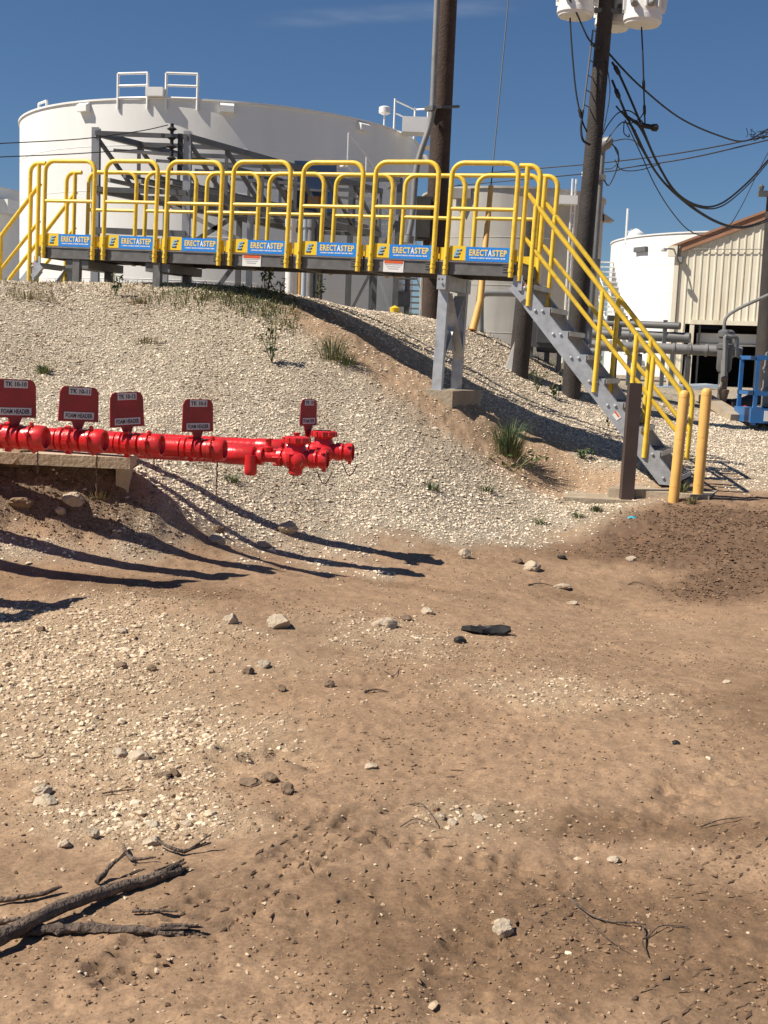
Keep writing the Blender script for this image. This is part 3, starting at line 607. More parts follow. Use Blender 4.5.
zm = at(140, 232, 26).z; member('mid_beam', zv(A, zm), zv(B, zm), .10, .12)
C28, D28 = A + dv * LEN * .28, B + dv * LEN * .28
member('mid_beam', zv(C28, zm - .3), zv(D28, zm - .3), .1, .16)
member('cross_brace', zv(C28, zlow), zv(D28, zm), .06, .1, STLG); member('cross_brace', zv(D28, zlow), zv(C28, zm - .4), .06, .1)
member('cross_brace', zv(C28, zm - .1), zv(D28, zb + .3), .06, .1, STLG); member('cross_brace', zv(D28, zm), zv(C28, zb + .2), .06, .1)
b = MB(); q = at(172, 131, 26); b.tube([q + Vector((0, 0, -.9)), q + Vector((0, 0, .15))], .04, 6)
for z in (.0, -.18, -.36, -.6): b.lathe(q + Vector((0, 0, z)), (0, 0, 1), [(0, .05), (.04, .11), (.08, .05)], 8)
b.box(q + Vector((.18, 0, -.45)), (.1, .08, .8)); obj('wire_insulator', b, CABLE, root)
# blue cabinet on the far end
q = at(315, 188, 31.5); b = MB(); b.box(q, (1.05, .5, 1.25)); bx = obj('blue_cabinet', b, NAVY, org=q - Vector((0, 0, .62))); tag(bx, 'navy blue box with an orange label hung at the rack end', 'cabinet')
b = MB(); b.box(q + Vector((-.02, -.255, -.35)), (.28, .012, .22)); b.box(q + Vector((.2, -.255, -.35)), (.12, .012, .22)); obj('warning_label', b, ORANGE, bx)
b = MB(); b.tube([q + Vector((.2, .1, -.62)), Vector((q.x + .2, q.y + .1, 1.1))], .07, 8); obj('support_leg', b, STL, bx)
# second small rack right of the cabinet
q0 = at(352, 178, 34.0); q1 = at(400, 178, 34.0)
root2 = root = empty('pipe_stand', (q0.x, q0.y, zb), 'low braced steel pipe stand in the shade of the huge tank', 'pipe stand')
for q in (q0, q0.lerp(q1, .5), q1): hpost(q, q.z - zb, .16, 'post', STL)
member('top_beam', q0, q1, .14, .18); zq = at(375, 217, 34).z; member('mid_beam', zv(q0, zq), zv(q1, zq), .14, .16, STLG)
member('cross_brace', zv(q0, zq), zv(q1, q1.z - .1), .05, .08, STLG); member('cross_brace', zv(q0, zb + 1.5), zv(q1, zq), .05, .08); member('cross_brace', zv(q0.lerp(q1, .2), zq - .1), zv(q1, zb + 1.4), .05, .08, STLG)
# standpipes behind the crest
for px, w, m_, lb in ((291, .085, WHT, 'white plastic standpipe behind the crest, leftmost of the standpipes'), (301, .05, BOLL, 'thin orange standpipe between the white and the green one'), (305, .06, LBLUE, 'pale green grey standpipe behind the crest'), (311, .08, PIPEG, 'thick grey standpipe behind the crest'), (318, .05, STL, 'thin dark standpipe, rightmost of the standpipes')):
    p = at(px, 240, 18.5); b = MB(); g0 = gz(p.x, p.y)
    b.tube([(p.x, p.y, g0 - .2), (p.x, p.y, 3.5)], w * .85, 10); b.lathe((p.x, p.y, 3.45), (0, 0, 1), [(0, w * 1.1), (.12, w * 1.1)], 10); b.lathe((p.x, p.y, g0 + .15), (0, 0, 1), [(0, w * 1.1), (.08, w * 1.1)], 10)
    tag(obj('standpipe', b, m_, org=(p.x, p.y, g0)), lb, 'pipe', 'standpipes behind the berm crest')
# ------------------------------------------------------------------ yellow crossover platform
PA = at(38, 257.5, 15.2); PB = at(516, 277, 12.87)
ux = (PB - PA).normalized(); uy = Vector((0, 0, 1)).cross(ux).normalized(); uz = ux.cross(uy)
PM = Matrix((ux, uy, uz)).transposed().to_4x4(); PM.translation = PA
PL = (PB - PA).length; NP = 7; PW = PL / NP; DEP = 0.84
plat = empty('crossover_platform', PA, 'yellow railed walkway platform crossing the gravel berm, with stairs at both ends', 'platform', M=PM)
ORG[plat.name] = Vector((0, 0, 0))
TR = 0.0265
def arc(cx, cz, r, a0, a1, n, y):
    return [(cx + r * math.cos(a0 + (a1 - a0) * i / n), y, cz + r * math.sin(a0 + (a1 - a0) * i / n)) for i in range(n + 1)]
def guard_mb(y, x0, x1, zt, zl, zm):
    b = MB(); r = .13
    b.tube([(x0, y, zl)] + arc(x0 + r, zt - r, r, math.pi, math.pi / 2, 6, y) + arc(x1 - r, zt - r, r, math.pi / 2, 0, 6, y) + [(x1, y, zl)], TR, 10)
    b.tube([(x0, y, zm), (x1, y, zm)], TR * .8, 8)
    for x in (x0, x1):
        b.lathe((x, y, .05), (0, 0, 1), [(0, TR + .001), (.002, TR + .006), (.028, TR + .006), (.03, TR + .001)], 10); b.lathe((x, y - TR - .001, .18), (0, -1, 0), [(0, .010), (.006, .009)], 6); b.lathe((x, y - TR - .001, .10), (0, -1, 0), [(0, .010), (.006, .009)], 6)
    return b
gx0, gx1 = .095, PW - .055
def deck_mb():
    b = MB()
    for y in (0.035, DEP - .035): b.box((PW / 2, y, .075), (PW - .012, .04, .148))
    for x in (.02, PW - .02): b.box((x, DEP / 2, .075), (.03, DEP - .12, .146))
    b.box((PW / 2, .018, .012), (PW - .05, .012, .018)); b.box((PW / 2, .014, .138), (PW - .02, .006, .014), m=1)
    for k in range(3): b.box((.08, .012, .05 + .03 * k), (.07, .008, .008)); b.box((PW - .12, .012, .05 + .03 * k), (.07, .008, .008))
    return b
def grate_mb():
    b = MB()
    for i in range(14): b.box((PW * (i + .5) / 14, DEP / 2, .150), (.0605, DEP - .1, .03))
    for j in range(5): b.box((PW / 2, .1 + (DEP - .2) * j / 4, .158), (PW - .04, .012, .012))
    return b
toe_z = .215
def toe(parent, i, y=-.002, plates=True):
    b = MB(); b.box((PW / 2, y + .012, toe_z), (PW - .02, .012, .135)); t = obj('toe_board', b, YPL, parent, local=True)
    t.location.x = i * PW
    if not plates: return t
    w = gx1 - gx0 - .06; x0 = gx0 + .03; wl = w * .27
    b = MB(); b.box((x0 + wl / 2, y, toe_z + .012), (wl, .010, .150))
    M = Matrix.Translation((x0 + wl / 2, y - .0065, toe_z + .012)) @ Matrix.Rotation(rad(90), 4, 'X')
    b.mesh(E1, M @ Matrix.Translation((.006, -.006, 0)) @ fit_text(E1, wl * .50, .092), 1)
    b.mesh(E1, M @ Matrix.Translation((-.004, .004, .0015)) @ fit_text(E1, wl * .46, .082), 2)
    lg = obj('logo_plate', b, [YPL, LETB, LETBL], t, local=True, smooth=False)
    wb = w - wl
    b = MB(); b.box((x0 + wl + wb / 2, y + .0005, toe_z + .006), (wb, .010, .150))
    M = Matrix.Translation((x0 + wl + wb / 2, y - .0058, toe_z + .006)) @ Matrix.Rotation(rad(90), 4, 'X')
    for me, xo, ww, mi in ((TX1, -.205, .42, 1), (TX2, .055, .085, 2), (TX3, .270, .33, 1)):
        b.mesh(me, M @ Matrix.Translation((xo * wb, .016, .0008)) @ fit_text(me, ww * wb, .068), mi)
    for k in range(24):
        b.box((x0 + wl + wb * (.09 + .82 * (k + .5) / 24), y - .006, toe_z - .034), (wb * (.022 if k % 5 else .012), .002, .014), m=2)
    obj('name_plate', b, [BLUE, LETY, LETW], t, local=True, smooth=False)
    return t
E1 = text_mesh('E', 1, shear=.35, bold=.04); TX1 = text_mesh('ERECT', 1, bold=.03, spacing=1.1); TX2 = text_mesh('A', 1, bold=.04); TX3 = text_mesh('STEP', 1, bold=.03, spacing=1.1)
zt_, zm_ = 1.165, .69
g_f = obj('guard_rail', guard_mb(-.02, gx0, gx1, zt_, -.005, zm_), YEL, plat, local=True)
g_b = obj('guard_rail', guard_mb(DEP + .02, gx0, gx1, zt_, -.005, zm_), YEL, plat, local=True)
d0 = obj('deck_frame', deck_mb(), [ALUD, STICK], plat, local=True)
gr0 = obj('deck_grating', grate_mb(), GRAT, plat, local=True); gr0['kind'] = 'stuff'
for i in range(1, NP):
    for s_ in (g_f, g_b, d0, gr0):
        c_ = part_copy(s_, plat, (i * PW + random.uniform(-.005, .005), 0, random.uniform(-.004, .004) if s_ in (g_f, g_b) else 0)); c_.rotation_euler.y = random.uniform(-.004, .004) if s_ in (g_f, g_b) else 0
for i in range(NP): toe(plat, i)
for i in range(NP): toe(plat, i, DEP - .02, False)
for i in range(NP - 1):
    b = MB(); b.tube([(i * PW + gx1 - .14, DEP + .02, zt_ - .001), ((i + 1) * PW + gx0 + .14, DEP + .02, zt_ - .001)], TR * .9, 8); obj('rail_link', b, YEL, plat, local=True)
# warning stickers on two deck frames
for i in (3, 5):
    b2 = MB(); x = i * PW + .36; b2.box((x, .012, .062), (.24, .006, .125)); b2.box((x, .0078, .108), (.22, .003, .03), m=1)
    for r_ in range(3): b2.box((x, .008, .08 - .022 * r_), (.2 - .04 * r_, .002, .006), m=2)
    obj('warning_sticker', b2, [STICK, STICKR, ALU], plat, local=True, smooth=False)
# end returns
SL = math.tan(rad(47.4))
def stair(sign, nst, zground):
    X = (lambda t: PL + t) if sign > 0 else (lambda t: -t)
    ya, yb_ = .03, DEP - .09
    hx = .015
    tend = (-.19 - (zground)) / SL       # stringer foot
    zr0, zm0 = .90, .45
    tr = (zr0 - (zground + .98)) / SL
    for y in (ya, yb_):
        b = MB(); b.tube([(X(hx), y, zr0)] + [(X(tr), y, zr0 - SL * tr), (X(tr + .035), y, zr0 - SL * tr - .07), (X(tr + .045), y, zr0 - SL * tr - .16), (X(tr + .045), y, zground + .22)], TR, 10)
        obj('stair_handrail', b, YEL, plat, local=True)
        b = MB(); b.tube([(X(hx), y, zm0), (X(tr + .04), y, zm0 - SL * tr)], TR * .85, 8); obj('stair_mid_rail', b, YEL, plat, local=True)
        ts = (.15, .93, 1.32, 1.51) if sign > 0 else (.15, .6)
        if y == yb_: ts = tuple(t + .02 for t in ts[:-1]) if sign > 0 else ts
        for t in ts:
            b = MB(); b.tube([(X(t), y - .005, -.13 - SL * t), (X(t), y - .005, zr0 - SL * t)], TR, 10); obj('stair_post', b, YEL, plat, local=True)
        # bent end rail that closes the gap between platform and stair
        b = MB(); r = .12; xe = .17
        seq = [(X(-.06), y, zt_ - .02)] + [(X(xe - r + r * math.sin(a)), y, zt_ - .02 - r + r * math.cos(a)) for a in [k * math.pi / 12 for k in range(7)]] + [(X(xe), y, zr0 - SL * xe)]
        b.tube(seq, TR, 10); obj('end_rail', b, YEL, plat, local=True)
        b = MB(); b.tube([(X(.03), y - .012, zt_ - .03), (X(.03), y - .012, -.04)], TR, 10); obj('end_post', b, YEL, plat, local=True)
        # stringer: C channel
        b = MB(); t0 = -.02
        poly = [(X(t0), -.19 - SL * t0), (X(tend), zground), (X(tend + .17), zground), (X(tend + .17), zground + .055), (X(t0 + .02), .04)]
        if sign < 0: poly = poly[::-1]
        M = Matrix(((1, 0, 0, 0), (0, 0, -1, y + .004), (0, 1, 0, 0), (0, 0, 0, 1)))
        b.prism(poly, .008, M)
        inner = 1 if y == ya else -1
        b.beam((X(t0), y + inner * .022, -.19 - SL * t0), (X(tend), y + inner * .022, zground), .05, .008, up=(0, 0, 1)); b.beam((X(t0 + .02), y + inner * .022, .04), (X(tend + .17), y + inner * .022, zground + .055), .05, .008)
        obj('stringer', b, ALU, plat, local=True)
    for k in range(1, nst):
        z = .165 - .232 * k; t = (-.02 - z) / SL
        b = MB(); w = yb_ - ya - .03; yc = (ya + yb_) / 2
        b.box((X(t + .03), yc, z - .004), (.235, w, .008)); b.box((X(t + .147), yc, z - .025), (.006, w, .05)); b.box((X(t - .087), yc, z - .025), (.006, w, .05))
        for j in range(7): b.box((X(t - .05 + .03 * j), yc, z + .0035), (.012, w * .92, .007), m=1)
        for yy in (ya + .012, yb_ - .012): b.box((X(t + .03), yy, z - .04), (.2, .006, .075))
        obj('stair_tread', b, [ALU, GRAT], plat, local=True)
    b = MB()
    for k in range(1, nst):
        z = .165 - .232 * k - .03; t = (-.02 - z - .03) / SL
        for dx in (-.025, .055): b.lathe((X(t + dx), ya - .004, z - .01), (0, -1, 0), [(0, .016), (.012, .015), (.016, .008)], 8)
    o = obj('stringer_bolt', b, ALU, plat, local=True); o['kind'] = 'stuff'
    b = MB(); b.box((X(.02), .012, -.06), (.10, .012, .16)); b.beam((X(-.05), .02, -.1), (X(.09), .02, -.24), .03, .06); obj('stair_bracket', b, ALU, plat, local=True)
    for t, zo in ((.06, -.10), (1.19, -1.37)):
        if t < tend:
            b = MB(); R_ = Matrix.Rotation(sign * rad(48) if zo < -1 else 0, 3, 'Y'); b.box((X(t), ya - .006, zo), (.075, .004, .06), R_); b.box((X(t) + .0, ya - .0085, zo + .02), (.07, .002, .018), R_, m=1); obj('warning_sticker', b, [STICK, STICKR], plat, local=True, smooth=False)
stair(1, 10, -2.03)
stair(-1, 6, -1.22)
# support column under the right end
def leg_mb(x, y, zlo, w=.11, d=.07):
    b = MB(); h = -.01 - zlo; zc = zlo + h / 2
    b.box((x, y, zc), (w, .008, h)); b.box((x - w / 2 + .004, y + d / 2, zc), (.008, d - .01, h)); b.box((x + w / 2 - .004, y + d / 2, zc), (.008, d - .01, h)); b.box((x, y + d / 2, zlo + .006), (w + .06, d + .06, .012)); return b
PI = PM.inverted()
cx_ = 6 * PW + .07; _q = PM @ Vector((cx_, .36, -1.4)); foot = (PI @ Vector((_q.x, _q.y, gz(_q.x, _q.y) + .035))).z
y2 = .66
obj('support_leg', leg_mb(cx_, .03, foot), ALU, plat, local=True); obj('support_leg', leg_mb(cx_, y2, foot), ALU, plat, local=True)
b = MB(); b.box((cx_, (y2 + .1) / 2, -.09), (.10, y2 + .2, .15)); obj('support_head', b, ALU, plat, local=True)
for sg in (1, -1):
    b = MB(); b.beam((cx_ + .02 * sg, .09 if sg > 0 else y2, -.2), (cx_ + .02 * sg, y2 if sg > 0 else .09, foot + .35), .012, .13, up=(1, 0, 0)); obj('cross_brace', b, ALU, plat, local=True)
b = MB(); b.box((cx_, (y2 + .1) / 2, foot + .55), (.012, y2 - .1, .22)); obj('gusset_plate', b, ALU, plat, local=True)
b = MB()
for dx in (-.02, .02): b.lathe((cx_ + dx, -.076, -.06), (0, -1, 0), [(0, .012), (.012, .01)], 8)
o = obj('column_bolt', b, ALUD, plat, local=True); o['kind'] = 'stuff'
# short levelling feet on the crest
for x in (2 * PW - .05, .55):
    pz = PM @ Vector((x, .4, 0)); gzl = gz(pz.x, pz.y) - pz.z
    for y in (.06, DEP - .12):
        q = PM @ Vector((x, y, 0)); gl = min(gz(q.x, q.y) - q.z - .02, -.05)
        b = MB(); b.box((x, y, gl / 2), (.10, .06, -gl)); b.box((x, y, gl + .01), (.2, .16, .02)); obj('levelling_foot', b, ALUD, plat, local=True)
    b = MB(); b.box((x, DEP / 2, -.06), (.34, DEP - .1, .10)); obj('foot_beam', b, ALUD, plat, local=True)
q = PM @ Vector((cx_, .36, foot)); b = MB(); b.box((q.x, q.y, q.z - .15), (.50, 1.0, .31), Matrix.Rotation(math.atan2(ux.y, ux.x), 3, 'Z'))
tag(obj('footing_pad', b, CONC, org=(q.x, q.y, q.z - .06)), 'small concrete footing on the slope under the grey platform column', 'footing')
# stair pad
q = PM @ Vector((PL + 1.78, .33, -2.03)); b = MB(); b.box((q.x - .05, q.y - .02, q.z - .09), (1.0, 1.25, .10), Matrix.Rotation(math.atan2(ux.y, ux.x), 3, 'Z'))
tag(obj('concrete_pad', b, CONC, org=(q.x, q.y, q.z - .1)), 'concrete slab under the foot of the yellow railed stairs', 'slab')
PADZ = q.z

# ------------------------------------------------------------------ bollards and brown post
def bollard(bx, by, tx, ty, D, lb):
    p = at(bx, by, D); t = at(tx, ty, D + .02); root = empty('bollard', p, lb, 'bollard', 'yellow bollards by the stairs'); d = (t - p).normalized(); L = (t - p).length
    b = MB(); b.lathe(p - d * .25, d, [(0, .052), (L + .20, .052), (L + .228, .046), (L + .245, .03), (L + .25, .0)], 18); obj('sleeve', b, BOLL, root)
    for k in (.12, .55, .93): b = MB(); b.lathe(p + d * (L * k), d, [(0, .0532), (.012, .0532)], 18); obj('sleeve_ring', b, BOLL, root)
bollard(673.5, 500, 685, 390, 11.7, 'leaning faded yellow bollard nearer the brown post')
bollard(697.5, 498, 707, 388, 11.9, 'faded yellow bollard farther right, at the edge of the muddy road')
p = at(627, 489, 12.0); t = at(635, 384, 12.0); d = (t - p).normalized(); b = MB()
Rm = Matrix((Vector((1, 0, 0)), d.cross(Vector((1, 0, 0))).normalized(), d)).transposed()
b.box((p + t) / 2 - d * .1, (.125, .125, (t - p).length + .2), Rm); b.box(t + d * .003, (.115, .115, .012), Rm); tag(obj('square_post', b, POSTB, org=p), 'dark brown square steel post standing before the stairs', 'post')
p = at(630, 490, 12.0); p.z = gz(p.x, p.y) + .005; b = MB(); b.box((p.x - .05, p.y + .25, p.z - .06), (1.15, .75, .12), Matrix.Rotation(rad(-8), 3, 'Z')); tag(obj('concrete_slab', b, CONC, org=p), 'dusty concrete slab under the dark brown post', 'slab')

# ------------------------------------------------------------------ red foam header pipes
AX = Vector((.985, -.17, 0)).normalized()
def sign(root, neck, w, h, line1, line2, yaw=rad(45), tilt=0.0, necks=.09):
    nrm = Vector((math.sin(yaw), -math.cos(yaw), 0)); xr = Vector((math.cos(yaw), math.sin(yaw), 0)); up = (Vector((0, 0, 1)) + xr * tilt).normalized(); xr = up.cross(nrm).normalized() * -1
    if xr.dot(Vector((math.cos(yaw), math.sin(yaw), 0))) < 0: xr = -xr
    nrm = xr.cross(up); M = Matrix((xr, up, nrm)).transposed().to_4x4(); M.translation = neck + Vector((0, 0, necks))
    c = .035; poly = [(-w / 2 - .006, 0), (w / 2 + .006, 0), (w / 2, h - c), (w / 2 - c * .4, h - c * .25), (w / 2 - c, h), (-w / 2 + c, h), (-w / 2 + c * .4, h - c * .25), (-w / 2, h - c)]
    b = MB(); b.prism(poly, .006, M); b.prism([(-.045, .004), (-.02, -necks), (.02, -necks), (.045, .004)], .007, M @ Matrix.Translation((0, 0, -.0005)))
    s = obj('sign_plate', b, MAROON, root, smooth=False)
    for tx, w2, hh, zc in ((line1, w * .58, .042, h - .027), (line2, w * .78, .042, .035)):
        b = MB(); Mc = M @ Matrix.Translation((0, zc, .008)); b.prism([(-w2 / 2, -hh / 2), (w2 / 2, -hh / 2), (w2 / 2, hh / 2), (-w2 / 2, hh / 2)], .002, Mc)
        me = text_mesh(tx, 1, bold=.03); b.mesh(me, Mc @ Matrix.Translation((0, 0, .003)) @ fit_text(me, w2 * .9, .027), 1)
        obj('sign_label', b, [LABG, LETB], s, smooth=False)
PR = .064
def chain_mb(p, L):
    b = MB(); n = 12; b.tube([p + Vector((.0025 * math.sin(i * 2.1), .0025 * math.cos(i * 1.7), -L * i / n)) for i in range(n + 1)], [.003 + .003 * (i % 2) for i in range(n + 1)], 5); return b
def header(end, lb, sx=None, sgn=None, plain=False, L=None, chain=.2):
    L = L or (end.x + 4.6) / AX.x
    st = end - AX * L
    root = empty('foam_pipe', Vector((end.x - AX.x * .4, end.y - AX.y * .4, gz(end.x, end.y))), lb, 'pipe', 'red foam header pipes')
    b = MB(); b.tube([st, end - AX * .30], PR, 20); obj('pipe', b, RED, root)
    b = MB(); b.lathe(end - AX * .29, AX, [(0, PR + .001), (.004, .071), (.03, .071), (.035, .060), (.05, .060), (.054, .074), (.085, .074), (.09, .062), (.11, .060), (.114, .070), (.14, .070), (.145, .058)], 22)
    up = Vector((0, 0, 1)); sd = AX.cross(up).normalized()
    for k in range(5):
        a = k * math.pi * .4 + .4; dd = up * math.cos(a) + sd * math.sin(a)
        b.box(end - AX * .22 + dd * .076, (.03, .022, .022), Matrix((AX, dd.cross(AX), dd)).transposed())
    obj('coupling', b, RED, root)
    b = MB(); b.lathe(end - AX * .145, AX, [(0, .058), (.015, .066), (.04, .066), (.044, .071), (.062, .072), (.066, .063), (.082, .063), (.086, .073), (.115, .073), (.135, .070), (.144, .066), (.145, .056), (.125, .050), (.122, .0)], 22)
    for a in (rad(80), rad(260), rad(20), rad(140)):
        dd = up * math.sin(a) + sd * math.cos(a)
        b.lathe(end - AX * .08 + dd * .066, dd, [(0, .014), (.020, .012), (.024, .006)], 8)
    obj('end_cap', b, RED, root)
    if chain: obj('cap_chain', chain_mb(end - AX * .05 - Vector((0, 0, .08)), chain), CHAIN, root)
    if sgn: sign(root, end + AX * sx + Vector((0, 0, PR - .01)), *sgn)
    return root
e1, e2, e3, e4 = at(46, 438.5, 6.75), at(105, 441.5, 7.05), at(162, 445.5, 7.4), at(225, 450, 7.75)
header(e1, 'red foam pipe ending nearest the left edge, with a cut off maroon sign', -.19, (.25, .215, 'TK 10-10', 'FOAM HEADER', rad(45), .02, .055), chain=.12)
header(e2, 'red foam pipe whose maroon sign reads TK 10-11, second cap from the left', -.17, (.255, .205, 'TK 10-11', 'FOAM HEADER', rad(45), .04, .055), chain=.25)
header(e3, 'red foam pipe with the third cap from the left, its sign leaning left', -.23, (.235, .215, 'TK 10-12', 'FOAM HEADER', rad(45), -.04, .05), chain=.06)
header(e4, 'red foam pipe with the fourth cap, its sign alone over the gravel', -.19, (.235, .210, 'TK 10-5', 'FOAM HEADER', rad(45), .0, .055), chain=.28)
for k, (dx, dy, lb) in enumerate(((-.60, -.45, 'red foam pipe outside the left edge, its signboard shadow on the dirt'), (-.78, -.66, 'nearest red foam pipe outside the left edge, known by its shadow'))):
    header(e1 + Vector((dx, dy, .02)), lb, -.19, (.25, .215, 'TK 10-9', 'FOAM HEADER', rad(45), .0, .06), L=2.2)
def valve_line(xb, yb, D, xe, lb, wheel, bodyr, sg=None, x_start=None):
    c = at(xb, yb, D); e = c + AX * ((xe - xb) / F * D / .98)
    root = empty('foam_valve_pipe', Vector((c.x, c.y, gz(c.x, c.y))), lb, 'pipe', 'red foam header pipes')
    st = c - AX * ((c.x + 4.6) / AX.x)
    b = MB(); b.tube([st, c - AX * .42], PR, 20); obj('pipe', b, RED, root)
    b = MB(); b.lathe(c - AX * .50, AX, [(0, .066), (.01, .07), (.19, .07), (.2, .066), (.205, .042), (.42, .040)], 20); obj('reducer', b, RED, root)
    b = MB(); b.lathe(c - AX * .13, AX, [(0, .062), (.03, .068), (.035, .055), (.06, .066), (.075, .072), (.08, .080), (.10, .080), (.105, .072), (.15, .072), (.155, .080), (.175, .080), (.18, .066), (.2, .06), (.225, .055), (.23, .068), (.26, .066)], 20)
    b.lathe(c + Vector((0, 0, .03)), (0, 0, 1), [(0, .085), (.06, .065), (.075, .075), (.10, .075), (.105, .035), (wheel - .01, .03)], 16)
    b.lathe(c - Vector((0, 0, .12)), (0, 0, 1), [(0, .035), (.015, .05), (.045, .05), (.05, .062), (.09, .07)], 16); obj('valve_body', b, RED, root)
    b = MB(); n = 28; zc = c + Vector((0, 0, wheel))
    b.lathe(zc - Vector((0, 0, .022)), (0, 0, 1), [(0, .078), (.004, .094), (.018, .097), (.040, .094), (.046, .078), (.034, .045)], 24)
    for k in range(12):
        a = k * math.pi / 6; b.lathe(zc + Vector((.091 * math.cos(a), .091 * math.sin(a), -.018)), (0, 0, 1), [(0, .012), (.036, .012)], 6)
    obj('hand_wheel', b, RED, root)
    sdv = AX.cross(Vector((0, 0, 1))).normalized()
    b = MB(); b.lathe(c + sdv * .07 + AX * .05, sdv, [(0, .04), (.03, .045), (.035, .03), (.07, .03), (.075, .042), (.10, .042), (.11, .02)], 12); obj('side_outlet', b, RED, root)
    b = MB(); b.lathe(c - AX * .20 + Vector((0, 0, .035)), (0, 0, 1), [(0, .03), (.03, .035), (.04, .022), (.075, .022), (.08, .03), (.09, .03)], 10); obj('gauge_stub', b, RED, root)
    b = MB(); b.lathe(c - AX * .27, AX, [(0, .06), (.01, .065), (.035, .065), (.04, .06)], 14); obj('pipe_collar', b, RED, root)
    b = MB()
    for k in range(6):
        a = k * math.pi / 3; b.lathe(c - AX * .14 + (sdv * math.cos(a) + Vector((0, 0, math.sin(a)))) * .058, AX, [(-.015, .010), (.05, .010)], 6)
    obj('flange_bolt', b, RED, root)['kind'] = 'stuff'
    b = MB(); Le = (e - c).length
    b.lathe(c + AX * .12, AX, [(0, .048), (.01, .064), (.03, .066), (.035, .052), (.055, .052), (.06, .068), (.10, .068), (.105, .056), (Le - .17, .056), (Le - .165, .066), (Le - .13, .066), (Le - .125, .0)], 20)
    for a in (rad(40), rad(140), rad(270)):
        up = Vector((0, 0, 1)); sd = AX.cross(up).normalized(); dd = up * math.sin(a) + sd * math.cos(a); b.lathe(c + AX * .20 + dd * .062, dd, [(0, .014), (.024, .012)], 8)
    obj('hose_outlet', b, RED, root)
    b = MB(); pc = c + AX * (.02 + Le * .6) - Vector((0, 0, .08)); pts = [pc + AX * .11 * (k / 8) + Vector((0, 0, -.09 * math.sin(math.pi * k / 8))) for k in range(9)]; b.tube(pts, .004, 5); obj('cap_chain', b, CHAIN, root)
    if sg: sign(root, c - AX * .12 + Vector((0, 0, .09)), *sg)
    return root
valve_line(323, 451, 8.75, 352, 'farthest red foam pipe with round hand wheel and the narrow maroon sign', .125, .1, (.165, .195, 'TK 10', 'FOAM HDR', rad(50), .0, .09))
valve_line(296, 458, 8.3, 327, 'red foam pipe with a round hand wheel but no sign, before the farthest', .125, .1)
b = MB(); q = at(251, 458, 8.3)
b.lathe(q - Vector((0, 0, .12)), (0, 0, 1), [(0, .035), (.015, .045), (.05, .045), (.14, .042)], 16); tag(obj('drain_stub', b, RED, org=q - Vector((0, 0, .12))), 'red drain stub hanging under the pipe joint near the hand wheels', 'pipe fitting')
# beige support beam with leg
p0, p1 = at(-60, 452, 7.9), at(134, 461, 8.0); root = empty('pipe_support', (p1.x, p1.y, gz(p1.x, p1.y)), 'beige concrete beam on a short leg carrying the red pipes', 'pipe support')
b = MB(); b.beam(p0, p1, .4, .075); obj('beam', b, BEIGE, root)
for q in (p1 - Vector((.06, .0, 0)), p0.lerp(p1, .25)):
    g0 = gz(q.x, q.y); b = MB(); b.box((q.x, q.y, (g0 - .2 + q.z - .05) / 2), (.085, .16, q.z - .05 - g0 + .2)); obj('leg', b, BEIGE, root)
# ------------------------------------------------------------------ utility poles
def curve(pts, n=10):
    """Catmull-Rom through the points"""
    P = [Vector(p) for p in pts]; P = [P[0] * 2 - P[1]] + P + [P[-1] * 2 - P[-2]]; out = []
    for i in range(1, len(P) - 2):
        for k in range(n):
            t = k / n; a, b_, c_, d_ = P[i - 1:i + 3]
            out.append(.5 * ((2 * b_) + (c_ - a) * t + (2 * a - 5 * b_ + 4 * c_ - d_) * t * t + (3 * b_ - a - 3 * c_ + d_) * t ** 3))
    return out + [P[-2]]
p0 = at(431.5, 326, 17.0); p1 = at(447, 0, 17.0); d = (p1 - p0) / (p1.z - p0.z)
pole1 = empty('utility_pole', p0, 'tall brown wooden utility pole with a grey conduit, behind the platform', 'utility pole')
b = MB(); b.tube([p0 - d * .6, p0, p1, p1 + d * 2.2], [.15, .148, .138, .132], 20); obj('pole', b, WOODD, pole1)
b = MB(); b.tube(curve([at(409, 235, 16.75), at(412.5, 215, 16.75), at(417, 166, 16.75), at(429, 128, 16.75), at(432.5, 107, 16.75), at(435, 50, 16.75), at(438, -20, 16.75), at(440, -70, 16.75)], 6), .042, 10); b.tube([at(409, 236, 16.75), at(408, 243, 16.75)], .075, 10); obj('conduit', b, PIPEG, pole1)
b = MB(); q = at(443, 107, 17.0); b.beam(at(424.5, 108, 16.85), at(459.5, 106.5, 16.85), .05, .03); b.beam(at(426, 109, 16.80), at(434, 108, 16.7), .06, .06); obj('conduit_bracket', b, STL, pole1)
b = MB(); q = at(423.5, 219, 17.0); b.box(q, (.21, .25, .58)); b.box(q + Vector((0, -.13, 0)), (.18, .02, .52)); obj('meter_box', b, DARKI, pole1)
b = MB(); b.tube([at(424, 240, 17.0), at(421, 330, 17.0)], .02, 6); b.tube([at(428, 240, 17.0), at(424.5, 330, 17.0)], .03, 6); obj('conduit', b, PIPEG, pole1)

